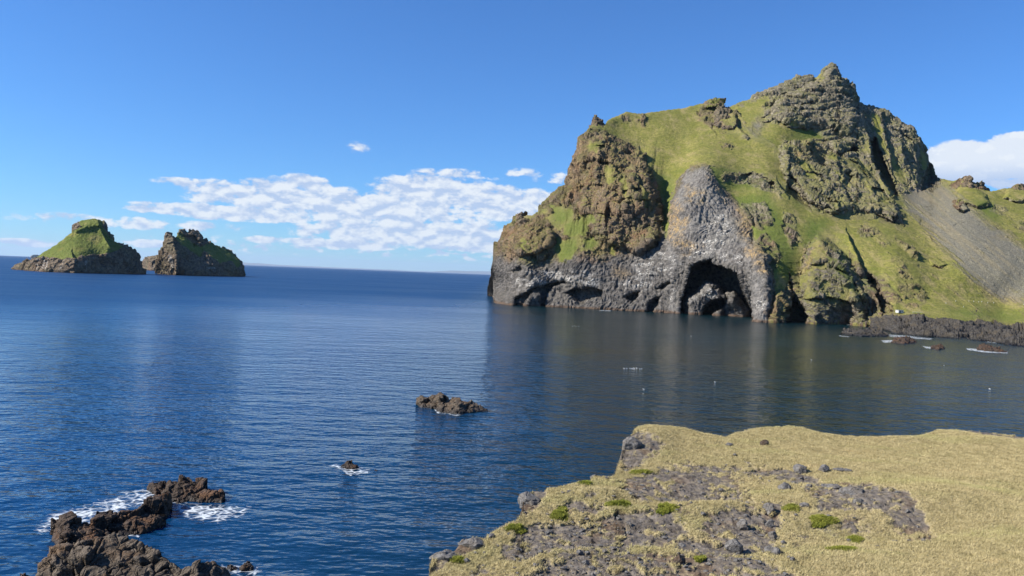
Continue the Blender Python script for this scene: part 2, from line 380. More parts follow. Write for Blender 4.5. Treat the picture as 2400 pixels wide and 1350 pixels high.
# ------------------------------------------------------------------ relief builder
def build_relief(name, sky, water, nc, nr, ctrl, mat, feats=None, masks=None, disp=None, base_z=0.0,
                 back=80.0, jag=0.0, roundness=6.0, rpow=1.0, split=None, power=1.0, frac=None, skirt=4.0, seed=0.0, ledge=None):
    """A land form standing at its own distance: columns run from its foot to its skyline, rows continue over the
    crest and down its far side. Y = distance north of the camera."""
    sky = np.array(sky, float); water = np.array(water, float)
    x = np.linspace(max(sky[0, 0], water[0, 0]), min(sky[-1, 0], water[-1, 0]), nc)
    ys = np.interp(x, sky[:, 0], sky[:, 1]); yw = np.interp(x, water[:, 0], water[:, 1])
    if jag:
        q = np.stack([x/9.0, x*0+seed, x*0], -1); ys = ys+jag*fbm(q, 5, g=0.62)
    ys = np.minimum(ys, yw-0.4)
    t = np.linspace(0, 1, nr)[:, None]**rpow
    PX = np.repeat(x[None], nr, 0); PY = yw[None]+(ys-yw)[None]*t; T = np.repeat(t, nc, 1)
    Yw = on_plane(x, yw, base_z)[:, 1]
    if ctrl is not None:
        wsamp = [(float(a), float(b), float(c)) for a, b, c in zip(x[::max(1, nc//28)], yw[::max(1, nc//28)], Yw[::max(1, nc//28)])]
        Y = tps(list(ctrl)+wsamp, PX, PY)
        Y = Y+(Yw-Y[0])[None]*(1-T)**6
    else:
        Ys = on_plane(x, ys, base_z)[:, 1]; d = ray(x, ys)
        ok = (d[:, 2] < -1e-3) & (Ys > Yw); Ys = np.where(ok, Ys, Yw*1.5)
        Y = Yw[None]+(frac*(Ys-Yw))[None]*T**power
    span = (PY-ys[None])
    pxm = Y/F
    Y = Y+roundness*pxm*np.exp(-span/2.5)
    wx = 3.5*fbm(np.stack([PX/22, PY/22, PX*0+seed], -1), 3); wy = 3.5*fbm(np.stack([PX/22, PY/22, PX*0+seed+5], -1), 3)
    QX, QY = PX+wx, PY+wy
    if feats is not None: Y = Y+feats(QX, QY, PX, PY)
    P = at_depth(PX, PY, Y)
    N = normals(P); s = np.sign((N*(P-np.array([0, 0, CAMZ]))).sum(-1)); N = N*(-s)[..., None]
    m1, m2 = masks(QX, QY, P, N, PX, PY) if masks is not None else (np.zeros(P.shape), np.zeros(P.shape))
    if disp is not None:
        P = P+N*disp(P, N, m1, m2, QX, QY)[..., None]
    if ledge:
        N2 = normals(P); N2 = N2*(-np.sign((N2*(P-np.array([0, 0, CAMZ]))).sum(-1)))[..., None]
        lg = sstep(.56, .74, N2[..., 2]+.45*fbm(P/22, 4)+.06*(QX > 1800)*(QY > 320)+.10*(QX > 1830)*(QX < 2115)*(QY > 330)*(QY < 540)-.12*(QY < 320))*ledge(QX, QY)*(1-sstep(.1, .6, m2[..., 0]))
        m1[..., 0] = np.maximum(m1[..., 0], lg*.7)
    # far side
    top = P[-1]; away = top[:, :2]/np.linalg.norm(top[:, :2], axis=1)[:, None]
    K = 10; rows = []
    for k in range(1, K+1):
        u = k/K; q = top.copy(); bk = back*u*(0.85+0.3*fbm(np.stack([x/40, x*0+k*.3, x*0+seed], -1), 2))
        q[:, :2] += away*bk[:, None]; q[:, 2] = top[:, 2]*(1-u**1.6)-skirt*u**3+(base_z*u)
        if disp is not None: q[:, 2] += 0.03*back*fbm(q/ (back*.25), 3)*(1-u)
        rows.append(q)
    sk = P[0].copy(); sk[:, 2] = base_z-skirt; sk2 = P[0].copy(); sk2[:, 2] = np.minimum(sk2[:, 2], base_z-0.2)
    P = np.concatenate([sk[None], sk2[None], P, np.array(rows)], 0)
    pad = lambda a: np.concatenate([a[:1], a[:1], a, np.repeat(a[-1:], K, 0)], 0)
    m1, m2 = pad(m1), pad(m2); PXp, PYp = pad(PX), pad(PY)
    nR = P.shape[0]; faces = grid_faces(nR, nc)
    at = {'m1': m1, 'm2': m2}
    if split is None: return [mesh_obj(name, P, faces, mat, at)]
    sel = split(PXp, PYp).ravel()[faces[:, 0]]
    sel &= (np.repeat(np.arange(nR-1), nc-1) < nR-K)
    return [mesh_obj(name, P, faces[~sel], mat, at), mesh_obj('rocky_shore', P, faces[sel], M_LAVA, at)]

# ------------------------------------------------------------------ headland
SKY = [(1144,692),(1146,671),(1153,637),(1158,598),(1162,575),(1178,548),(1183,531),(1207,515),(1210,503),(1228,506),(1247,506),(1264,496),(1266,481),
 (1289,459),(1324,432),(1328,413),(1343,386),(1353,352),(1359,325),(1370,309),(1386,294),(1400,290),(1418,294),(1424,283),(1468,262),(1499,268),(1563,258),
 (1597,255),(1640,244),(1660,243),(1690,254),(1703,253),(1734,240),(1759,233),(1765,224),(1793,213),(1824,204),(1840,196),(1865,179),(1890,182),(1902,180),(1913,183),
 (1927,170),(1939,158),(1948,147),(1955,154),(1962,168),(1967,182),(1983,196),(1995,205),(2005,221),(2011,240),(2033,249),(2055,250),(2073,257),(2101,274),(2129,292),
 (2148,311),(2163,336),(2176,358),(2182,380),(2188,401),(2197,418),(2211,420),(2229,425),(2241,422),(2253,424),(2269,428),(2282,436),(2318,449),(2344,444),(2371,442),(2400,446),(2500,452),(2760,500)]
WAT = [(1144,693),(1158,695),(1163,711),(1200,716),(1280,719),(1400,725),(1500,730),(1600,735),(1670,738),(1766,744),(1771,753),(1820,756),(1895,757),(1990,757),
 (2011,761),(2064,771),(2100,782),(2153,788),(2227,792),(2282,797),(2338,806),(2400,815),(2500,824),(2760,845)]
CTRL = [(1149,640,655),(1160,600,620),(1183,545,600),(1232,512,596),(1290,465,600),(1330,415,612),(1360,330,622),(1400,292,640),
 (1200,620,552),(1260,620,545),(1300,560,553),(1350,620,527),(1350,520,560),(1400,450,575),(1400,350,600),(1440,560,537),(1500,450,557),(1540,560,524),(1450,650,520),(1300,680,533),
 (1650,400,547),(1600,430,562),(1650,500,513),(1660,600,492),(1750,600,470),(1780,680,440),(1600,560,505),(1800,600,458),(1600,480,522),
 (1555,450,572),(1552,520,545),(1530,380,600),(1450,300,650),(1500,350,622),(1560,300,650),(1650,250,690),(1600,350,618),(1640,375,574),(1700,330,618),(1750,370,585),
 (1800,400,562),(1850,440,545),(1470,265,668),(1560,262,682),(1720,450,538),(1780,500,508),(1850,550,484),(1860,650,454),(1950,560,486),(1950,650,458),(2000,700,446),
 (1830,350,600),(1850,400,578),(1900,450,552),(1950,500,520),(2050,520,515),(2100,500,540),(1750,250,672),(1850,200,690),(1950,160,700),(1900,280,650),(1950,350,622),
 (2000,300,650),(1830,300,625),(2050,260,690),(2100,300,680),(2150,330,676),(2190,410,668),(2100,430,605),(2000,430,590),(2180,440,618),
 (2150,460,592),(2150,550,507),(2150,650,443),(2100,600,460),(2100,700,425),(2250,650,447),(2250,560,492),(2250,450,575),(2350,640,450),(2350,560,490),(2350,460,565),
 (2100,743,404),(2250,750,386),(2400,765,378),(2350,735,420),(2250,722,418),(2150,722,415),(2450,640,450),(2450,520,520),(2550,460,570),(2550,640,450),(2700,600,470),(2700,760,400),(2180,600,475),(2060,620,455)]
ARCH = [(1591,737),(1593,715),(1595,696),(1605,668),(1613,641),(1618,622),(1643,611),(1665,606),(1676,616),(1698,624),(1717,631),(1731,635),(1739,663),(1747,685),(1759,710),(1768,732),(1769,760),(1591,760)]
INNER = [(1602,712),(1610,696),(1637,682),(1654,663),(1668,663),(1692,682),(1703,696),(1706,712),(1698,760),(1610,760),(1608,722)]
INNER2 = [(1700,690),(1720,685),(1736,704),(1758,726),(1766,760),(1670,760),(1680,735)]
INDARK = [(1640,760),(1642,732),(1654,712),(1672,702),(1690,698),(1702,700),(1704,715),(1694,726),(1672,735),(1665,760)]
HOLES = [([(1202,730),(1204,698),(1230,686),(1252,670),(1290,661),(1325,652),(1332,666),(1300,676),(1285,690),(1279,730),(1268,730),(1262,692),(1250,690),(1236,708),(1226,730)], 11),
 ([(1320,687),(1351,671),(1390,673),(1413,681),(1413,702),(1390,702),(1359,712),(1340,700)], 11),
 ([(1459,698),(1474,687),(1501,681),(1499,698),(1482,710)], 10), ([(1509,740),(1517,710),(1532,698),(1553,692),(1546,714),(1530,740)], 10),
 ([(1534,677),(1570,655),(1580,667),(1551,682)], 6), ([(1196,634),(1222,622),(1228,634),(1205,644)], 5),
 ([(1849,638),(1860,663),(1866,696),(1882,721),(1893,740),(1896,775),(1838,775),(1841,729),(1855,707),(1849,674)], 20),
 ([(2022,628),(2039,641),(2058,657),(2068,690),(2088,712),(2093,732),(2066,740),(2062,712),(2053,685),(2036,663)], 12),
 ([(1998,655),(2006,664),(2011,684),(2004,682)], 6), ([(2016,690),(2024,715),(2032,752),(2022,752)], 8), ([(2046,700),(2054,712),(2056,735),(2044,740),(2040,728)], 6),
 ([(1890,339),(1905,333),(1933,325),(1949,342),(1964,358),(1989,350),(2008,327),(2013,356),(1989,360),(1970,368),(1946,358),(1935,394),(1911,378),(1896,364)], 14),
 ([(1848,408),(1869,420),(1890,454),(1903,492),(1877,475),(1842,450)], 13), ([(1800,430),(1812,428),(1818,440),(1806,436)], 5),
 ([(2045,438),(2070,444),(2088,468),(2075,472),(2050,460)], 10), ([(2052,480),(2075,483),(2073,506),(2060,500)], 8), ([(2088,502),(2115,512),(2119,531),(2095,524)], 8),
 ([(1925,478),(1948,484),(1950,494),(1930,490)], 5), ([(1396,546),(1440,540),(1448,550),(1430,556),(1400,556)], 5), ([(1530,572),(1544,560),(1548,576),(1534,582)], 6),
 ([(1466,355),(1482,350),(1490,368),(1478,376)], 6),([(1425,465),(1432,475),(1428,520),(1420,534),(1418,500)], 6),
 ([(2040,330),(2052,322),(2075,380),(2098,430),(2110,462),(2092,458),(2062,415),(2045,375)], 22), ([(2203,392),(2206,440),(2158,448),(2160,420),(2180,385)], 20),
 ([(1975,405),(1990,400),(2000,412),(1992,428),(1980,420)], 6),([(1735,412),(1760,404),(1790,410),(1815,430),(1810,440),(1785,424),(1750,424)],5)]
BULGE = [  # polygon, metres nearer, edge width px
 ([(1640,388),(1668,392),(1682,430),(1722,470),(1757,520),(1766,590),(1772,650),(1790,900),(1560,900),(1556,640),(1562,560),(1572,490),(1588,430),(1612,403)], 3.5, 30),
 ([(1745,575),(1775,570),(1800,596),(1808,640),(1812,700),(1800,900),(1772,900),(1765,690),(1748,640)], 8, 16),
 ([(1815,685),(1838,676),(1856,700),(1852,725),(1842,900),(1806,900),(1806,720)], 7, 12),
 ([(1915,548),(1940,556),(1985,600),(2010,650),(2030,700),(2042,900),(1895,900),(1884,720),(1872,680),(1880,620),(1892,580)], 18, 34),
 ([(1830,340),(1900,328),(1960,342),(2010,372),(2060,432),(2105,486),(2118,532),(2060,508),(1990,492),(1950,505),(1890,470),(1846,432),(1830,400)], 13, 14),
 ([(1355,320),(1430,320),(1480,345),(1505,370),(1525,420),(1545,480),(1548,560),(1500,600),(1400,560),(1330,450)], 10, 16),
 ([(1190,560),(1225,530),(1285,530),(1302,545),(1290,575),(1270,590),(1240,600),(1200,600)], 7, 9),
 ([(1815,240),(1900,195),(1950,160),(2000,230),(2010,280),(1990,320),(1930,300),(1850,300),(1805,270)], 8, 16),
 ([(2240,432),(2258,424),(2290,440),(2312,455),(2322,480),(2290,490),(2240,470)], 9, 10),
 ([(2238,470),(2262,474),(2272,492),(2255,498),(2240,486)], 6, 5),
 ([(2178,608),(2200,604),(2222,620),(2200,626),(2182,622)], 3, 5), ([(2360,442),(2392,436),(2420,446),(2430,470),(2380,474),(2350,466)], 9, 10),
 ([(1670,272),(1700,250),(1722,262),(1732,290),(1718,304),(1690,300)], 6, 8)]
STEPS = [([(1500,350),(1515,390),(1530,420),(1545,470),(1552,520)], 12, 50), ([(2020,268),(2033,310),(2041,340),(2047,380),(2080,432),(2100,458)], 16, 28),
 ([(2070,262),(2074,310),(2085,345),(2092,392)], 9, 22), ([(2142,330),(2150,370),(2152,440)], 8, 24), ([(2110,300),(2118,360),(2140,440)], 5, 18),
 ([(1290,540),(1300,560),(1285,590),(1275,610)], 5, 25), ([(1740,480),(1752,500),(1768,530)], 6, 18), ([(1985,540),(1996,570),(2010,600),(2022,640)], 9, 24),
 ([(1820,420),(1828,440),(1850,460)], 5, 20), ([(1960,370),(1975,420),(1985,470)], 6, 24), ([(2168,350),(2150,400),(2160,420)], 5, 20),
 ([(1672,285),(1668,300),(1680,315)], 4, 16), ([(1725,270),(1732,300),(1755,320)], 8, 26), ([(1845,350),(1850,380),(1848,400)], 4, 20), ([(1893,386),(1949,454),(1977,498)],5,20), ([(2120,340),(2128,380),(2150,445)],5,20)]
GRASS = [[(1395,302),(1424,270),(1470,250),(1563,245),(1652,230),(1660,290),(1690,310),(1730,322),(1780,332),(1815,345),(1822,395),(1850,420),(1846,442),(1800,420),(1760,402),(1700,392),(1668,388),(1640,384),
          (1625,388),(1600,410),(1582,440),(1570,500),(1563,560),(1553,560),(1550,500),(1548,450),(1533,400),(1505,358),(1475,332),(1430,316)],
 [(1664,390),(1700,392),(1800,425),(1846,442),(1850,455),(1900,496),(1950,512),(2050,512),(2100,535),(2128,530),(2118,500),(2108,460),(2160,446),(2205,430),(2225,418),(2320,440),(2344,430),(2800,440),(2800,770),(2400,764),(2300,756),
  (2200,748),(2100,742),(2090,720),(2066,660),(2040,640),(2016,620),(1985,580),(1945,545),(1915,542),(1890,570),(1872,650),(1860,650),(1820,690),(1812,640),(1800,590),(1766,560),(1757,515),(1722,468),(1682,430)],
 [(1780,292),(1850,288),(1905,305),(1960,330),(1935,335),(1880,335),(1830,350),(1800,332),(1760,300)], [(1700,252),(1760,235),(1790,240),(1780,290),(1750,300),(1735,270)],
 [(1930,170),(1952,155),(1958,172),(1945,195)], [(2035,262),(2062,262),(2072,320),(2088,380),(2060,340)], [(1975,370),(2000,358),(2030,395),(2050,420),(2010,400)],
 [(2090,360),(2110,380),(2140,430),(2125,450),(2100,420)], [(1925,320),(1960,330),(1950,342),(1900,334)], [(2158,350),(2180,380),(2168,400),(2150,420)]]
LUSH = [[(1650,385),(1700,392),(1800,415),(1815,440),(1750,450),(1700,440)], [(1548,420),(1582,420),(1566,560),(1552,560)], [(1320,520),(1390,498),(1396,520),(1352,560),(1318,552)], [(1296,560),(1360,560),(1345,610),(1310,615)],
 [(1700,460),(1800,450),(1860,560),(1860,650),(1800,640),(1770,560)], [(1940,590),(1990,600),(2010,680),(1960,660)], [(2220,728),(2400,738),(2400,752),(2260,746)], [(1880,300),(1935,310),(1920,328),(1850,326)], [(2288,470),(2330,480),(2350,520),(2300,510)],
 [(1365,560),(1400,555),(1392,590),(1370,585)], [(1290,480),(1345,490),(1340,520),(1300,530)], [(2020,640),(2060,660),(2030,700)], [(1880,560),(1900,520),(1940,520),(1890,600)]]
GREY = [(1150,600),(1200,612),(1250,624),(1345,604),(1430,600),(1480,590),(1540,566),(1562,540),(1566,480),(1588,430),(1612,403),(1640,388),(1668,392),(1682,430),(1722,470),(1757,520),(1775,580),(1800,600),(1808,650),(1800,770),(1140,770)]
LICH = [[(1590,470),(1620,520),(1600,560),(1650,580),(1600,600),(1566,560),(1572,490)], [(1612,440),(1660,460),(1650,480),(1610,476)], [(1660,400),(1680,430),(1722,470),(1700,480),(1660,430)], [(1725,480),(1757,520),(1770,580),(1735,560)],
 [(1190,560),(1225,530),(1285,530),(1290,600),(1190,610)], [(1350,320),(1500,360),(1500,480),(1380,520),(1330,430)], [(1815,685),(1838,676),(1856,700),(1852,735),(1812,725)], [(1350,560),(1500,570),(1480,600),(1370,600)],
 [(1880,330),(1930,340),(1920,370),(1860,390)], [(1748,585),(1775,575),(1800,600),(1806,650),(1780,640)], [(1205,590),(1250,610),(1280,630),(1220,620)], [(1895,560),(1960,580),(1920,640),(1880,640)],[(1440,625),(1480,640),(1460,655),(1425,645)]]
GUANO = [[(1610,580),(1670,560),(1700,590),(1750,600),(1740,625),(1680,608),(1620,605),(1600,600)], [(1640,520),(1700,500),(1730,560),(1700,580),(1650,560)], [(1640,672),(1665,663),(1690,680),(1660,700),(1615,705)], [(1205,650),(1330,630),(1400,640),(1340,665),(1220,680)],
 [(1570,670),(1590,680),(1588,736),(1575,736)], [(1745,640),(1760,680),(1775,750),(1760,700)], [(1780,690),(1800,710),(1790,745),(1775,740)], [(1480,620),(1560,590),(1600,600),(1580,640),(1500,650)], [(1340,650),(1400,655),(1395,680),(1345,670)],[(1430,655),(1530,650),(1520,680),(1440,672)]]
SCREE = [[(2110,458),(2150,440),(2206,426),(2260,470),(2320,525),(2420,585),(2600,690),(2600,760),(2420,715),(2320,692),(2270,650),(2225,600),(2180,555),(2140,510)], [(1755,300),(1775,270),(1790,290),(1775,320)]]
BROWN = [[(2020,520),(2060,540),(2090,580),(2070,580)],[(2085,600),(2110,610),(2180,700),(2160,720),(2120,660)],[(2100,660),(2130,680),(2160,730),(2130,735)],[(1830,520),(1860,520),(1880,570),(1850,570)],[(2370,520),(2450,520),(2450,545),(2390,545)],[(1480,275),(1500,280),(1515,300),(1505,298)]]

BARE = [[(1353,335),(1370,308),(1400,300),(1440,322),(1480,345),(1505,368),(1525,420),(1548,470),(1552,560),(1540,575),(1400,575),(1390,500),(1350,500),(1335,470),(1328,430),(1343,380)], [(1262,478),(1290,455),(1318,436),(1330,460),(1300,485),(1270,500)],
 [(1150,700),(1140,600),(1180,540),(1225,515),(1300,535),(1330,570),(1300,610),(1200,620)], [(1400,545),(1560,540),(1560,610),(1380,620)],
 [(1760,225),(1840,190),(1905,172),(1950,148),(1970,175),(2000,200),(2015,240),(2060,245),(2110,270),(2155,310),(2190,390),(2206,435),(2160,448),(2108,455),(2085,420),(2050,340),(2030,300),(2000,330),(1960,345),(1930,320),(1905,300),(1850,285),(1800,286),(1790,250)],
 [(1826,345),(1840,333),(1935,330),(1990,335),(2012,360),(2060,430),(2105,486),(2120,532),(2060,512),(1990,500),(1950,506),(1905,492),(1860,455),(1850,425),(1830,400)],
 [(1640,250),(1672,262),(1665,300),(1640,285)], [(1895,575),(1940,560),(1985,610),(2012,660),(2040,755),(1895,760),(1875,690)], [(1738,478),(1790,476),(1815,520),(1780,540),(1750,520)], [(1690,405),(1790,412),(1845,448),(1830,460),(1750,432),(1690,425)]]
LEDGES = [[(1806,249),(1824,226),(1855,217),(1902,219)], [(1809,257),(1840,249),(1871,244),(1911,236)], [(1787,275),(1809,264),(1840,266),(1877,274),(1918,274),(1946,264)], [(1790,286),(1815,280),(1831,282),(1848,288)],
 [(1908,292),(1933,283),(1955,274),(1961,289)], [(1850,262),(1880,258),(1930,256)], [(1840,232),(1880,228),(1925,226)], [(1860,205),(1890,206),(1930,212)], [(1920,200),(1950,205),(1985,222)], [(1900,300),(1930,296),(1965,302)],
 [(1880,400),(1910,402),(1940,420),(1975,430)], [(1935,440),(1965,448),(2010,470),(2040,482)], [(1900,440),(1925,455),(1960,475)], [(1990,372),(2010,382),(2040,420)], [(2090,300),(2110,305),(2135,325)],
 [(1370,380),(1400,372),(1440,385),(1470,400)], [(1345,440),(1400,430),(1450,446),(1500,440)], [(1350,490),(1400,498),(1450,505),(1500,498)], [(1180,600),(1210,592),(1260,596)], [(1440,470),(1480,460),(1520,468)], [(1400,340),(1440,345),(1480,362)],
 [(1900,620),(1940,612),(1985,640)], [(1890,700),(1940,695),(1990,706),(2030,700)]]
MID = [(1826,345),(1840,333),(1935,330),(1990,335),(2012,360),(2060,430),(2105,486),(2120,532),(2060,512),(1990,500),(1950,506),(1905,492),(1860,455),(1850,425),(1830,400)]
HEAD2 = [(1895,575),(1940,560),(1985,610),(2012,660),(2040,755),(1895,760),(1875,690)]
BARE += [[(1262,500),(1330,560),(1290,600),(1240,530)], [(1700,480),(1730,478),(1735,520),(1712,510)], [(1770,560),(1800,552),(1830,600),(1810,640),(1780,600)], [(2020,530),(2045,535),(2030,560),(2010,550)], [(1840,500),(1858,505),(1870,560),(1850,580),(1836,540)], [(1496,270),(1512,274),(1518,292),(1505,296)], [(1455,268),(1470,270),(1474,282),(1460,284)], [(1690,338),(1712,336),(1716,348),(1694,350)], [(2055,650),(2075,655),(2110,700),(2095,712),(2070,690)], [(2100,560),(2125,575),(2150,600),(2135,604)], [(2330,480),(2360,490),(2350,505),(2325,495)], [(2380,520),(2420,518),(2440,540),(2400,545)]]
HEADP = [(1640,392),(1665,396),(1680,430),(1718,470),(1750,520),(1768,590),(1790,640),(1800,760),(1765,760),(1740,640),(1690,612),(1620,612),(1590,640),(1590,740),(1572,740),(1568,640),(1566,560),(1576,490),(1592,430),(1614,406)]
def head_feats(QX, QY, PX, PY):
    o = np.zeros(QX.shape)
    for poly, a, e in BULGE:
        s = sdf(QX, QY, poly, e); o -= a*np.where(s > 0, 1-(1-np.clip(s/e, 0, 1))**2, 0)*1.0
    for poly, a in HOLES: o += a*sstep(-1.0, 2.5, sdf(QX, QY, poly, 6))
    for line, a, wl in STEPS: o += step_feat(QX, QY, line, a, wl)
    for ln in LEDGES:
        p = np.array(ln, float); dy = QY-np.interp(QX, p[:, 0], p[:, 1]); ev = sstep(p[0, 0]-8, p[0, 0]+10, QX)*sstep(p[-1, 0]+8, p[-1, 0]-10, QX)
        o += ev*(4.5*np.where(dy > 0, np.exp(-dy/5.0), 0)*sstep(0, 1.2, dy)-2.2*np.where(dy <= 0, np.exp(dy/5.0), 0))
    cs = PX-.42*PY; o += 3.2*(ridged(np.stack([cs/26, PY/160, PX*0+2], -1), 3)-.3)*sstep(1995, 2030, PX)*sstep(470, 430, PY-.15*(2100-PX))*sstep(255, 290, PY)
    cs = PX+.12*PY; o -= 4.0*(ridged(np.stack([cs/34, PY/150, PX*0+6], -1), 3)-.2)*sstep(1300, 1340, PX)*sstep(1560, 1530, PX)*sstep(320, 350, PY)*sstep(600, 560, PY)
    cs = PX-.55*PY; o -= 2.6*(ridged(np.stack([cs/30, PY/110, PX*0+9], -1), 3)-.2)*pm(PX, PY, MID, 20)
    hx, hy = PX*0.7+QX*0.3, PY*0.7+QY*0.3
    arch = sstep(-0.8, 2.2, sdf(hx, hy, ARCH, 6))
    inner = sdf(hx, hy, INNER, 30); dome = np.sqrt(np.clip(inner/16, 0, 1)); inner2 = np.sqrt(np.clip(sdf(hx, hy, INNER2, 30)/16, 0, 1))
    dk = sstep(-1, 2, sdf(hx, hy, INDARK, 6))
    depth = 42-np.maximum(np.where(inner > 0, 28+19*dome, 0), np.where(inner2 > 0, 20+20*inner2, 0))*(1-dk)
    o += arch*depth
    # arch lip drawn forward
    s = sdf(hx, hy, ARCH, 40); o -= 4*np.exp(-np.clip(-s, 0, 99)/8)*(s < 0)*(PY < 740)
    return o
def head_masks(QX, QY, P, N, PX, PY):
    n1 = fbm(P/22, 4); n2 = fbm(P/6, 4); nz = N[..., 2]
    st = fbm(np.stack([(PX*0.62-PY*0.78)/9, (PX*0.78+PY*0.62)/130, PX*0], -1), 5, g=0.6)
    wxx, wyy = QX+n2*13+n1*5, QY+n2*13+n1*5
    g = np.zeros(PX.shape)
    for poly in GRASS: g = np.maximum(g, pm(wxx, wyy, poly, 3.5))
    g = g*sstep(-0.55, -0.25, n2+0.8*(nz-0.35)+0.35*(PX > 1860)*sstep(560, 620, PY))
    slope_g = sstep(0.05, 0.25, nz-0.50+0.55*n1+0.25*n2)*sstep(735, 600, PY)
    grey = pm(wxx+n1*12, wyy+n1*26*(PX < 1540), GREY, 12)
    slope_g *= (1-grey*0.95)
    bare = np.zeros(PX.shape)
    for poly in BARE: bare = np.maximum(bare, pm(QX+n2*14+n1*6, QY+n2*14, poly, 5))
    bare *= sstep(-0.55, -0.2, n2+.3*n1+.25)
    g *= 1-bare; slope_g *= 1-bare*.93
    for poly in [[(1977,372),(2012,370),(2030,392),(2042,412),(2010,400),(1985,388)], [(1930,360),(1950,364),(1976,374),(1970,382),(1940,374)], [(1868,386),(1890,380),(1920,408),(1916,424),(1885,412)], [(2030,424),(2050,440),(2044,452),(2024,440)],
                 [(1950,398),(1965,402),(1990,440),(1975,436)], [(2060,452),(2088,470),(2092,486),(2066,474)], [(1905,178),(1930,170),(1925,186),(1900,196)], [(1770,232),(1800,225),(1806,240),(1775,262)], [(2040,268),(2060,270),(2076,330),(2082,370),(2060,340)], [(2085,350),(2104,380),(2128,425),(2110,430),(2090,395)], [(2155,340),(2172,370),(2178,392),(2160,400)]]:
        g = np.maximum(g, pm(wxx, wyy, poly, 3.5)*sstep(-.5, -.1, n2+.3))
    head2 = pm(wxx, wyy, BULGE[3][0], 8)
    g = np.maximum(g*(1-head2), slope_g*0.85)
    g = np.maximum(g, head2*sstep(-0.05, 0.25, n2+0.3*n1+0.1)*sstep(735, 690, PY)*0.85)
    for poly in LUSH[2:4]+[LUSH[9], LUSH[10], [(1418,380),(1440,400),(1434,440),(1420,430)], [(1380,330),(1410,335),(1400,360),(1376,352)], [(1455,410),(1475,430),(1470,470),(1455,450)], [(1500,430),(1515,450),(1518,500),(1505,480)], [(1225,560),(1236,562),(1232,590),(1222,586)], [(1430,560),(1445,570),(1440,600),(1428,596)]]: g = np.maximum(g, pm(wxx, wyy, poly, 4)*0.95)
    up = BULGE[4][0]; g *= 1-0.55*pm(wxx, wyy, up, 4)*sstep(0.25, 0.0, nz-0.55+0.3*n2)
    lush = np.zeros(PX.shape)
    for poly in LUSH: lush = np.maximum(lush, pm(wxx, wyy, poly, 14))
    buttress = sstep(1560, 1520, PX)*sstep(560, 400, PY)
    lush = np.clip(lush*0.85+0.35*sstep(0.0, 0.4, n1)*(1-sstep(1830, 2000, PX)*0.6), 0, 1)
    lush *= 1-0.9*pm(QX, QY, GRASS[0][:14]+[(1640, 384), (1560, 390), (1505, 358), (1430, 316)], 10)
    lich = np.zeros(PX.shape)
    for poly in LICH: lich = np.maximum(lich, pm(wxx, wyy, poly, 10))
    lich = np.clip(lich*sstep(-0.35, 0.15, n2)*(1-.45*(PX < 1560))+0.08, 0, 1)
    gu = np.zeros(PX.shape)
    for poly in GUANO: gu = np.maximum(gu, pm(wxx, wyy, poly, 9))
    gu = gu*sstep(-0.2, 0.25, fbm(P/np.array([6.0, 6.0, 2.6]), 4))
    gu = np.maximum(gu, .38*pm(wxx, wyy, HEADP, 16)*sstep(-.5, .3, n1+.5*n2+.15))
    sc = np.zeros(PX.shape)
    for poly in SCREE: sc = np.maximum(sc, pm(PX+st*22+n1*10, PY-st*22+n1*10, poly, 24))
    sc = sstep(.15, .95, sc+.38*st+.35*n2*sstep(2780, 2900, PX+PY)+.15*n1)*(1-.45*sstep(.12, .3, st)*sstep(2220, 2120, PX-.5*(PY-450)))
    br = np.zeros(PX.shape)
    for poly in BROWN: br = np.maximum(br, pm(wxx, wyy, poly, 5))
    br = br*sstep(-.2, .2, n2)
    extra = sstep(0.28, 0.42, fbm(np.stack([(PX*.6-PY*.8)/7, (PX*.8+PY*.6)/40, PX*0+3], -1), 4))*(PX > 2000)*0.7*(sc < .1)*(PY > 500)
    g = g*(1-sc*0.92)*(1-br*0.8)*(1-extra*0.6)
    right = sstep(1990, 2100, PX)*sstep(380, 440, PY)
    greyv = np.clip(grey+0.45*sstep(1800, 1900, PX)*(1-right)+0.2*right, 0, 1)
    lich = lich*(1-sc)+sc*sstep(.05, .35, fbm(np.stack([(PX*0.65-PY*0.76)/11, (PX*0.76+PY*0.65)/200, PX*0+8], -1), 4)+.1)
    ol = sstep(1690, 1760, PX)*sstep(560, 480, PY)*(1-grey)+pm(PX, PY, HEAD2, 12)*.8
    return np.stack([g, lich, gu], -1), np.stack([np.maximum(sc, 0), greyv*(1-.8*sstep(1690, 1760, PX)*sstep(560, 480, PY)), lush, 1-np.clip(ol, 0, 1)], -1)
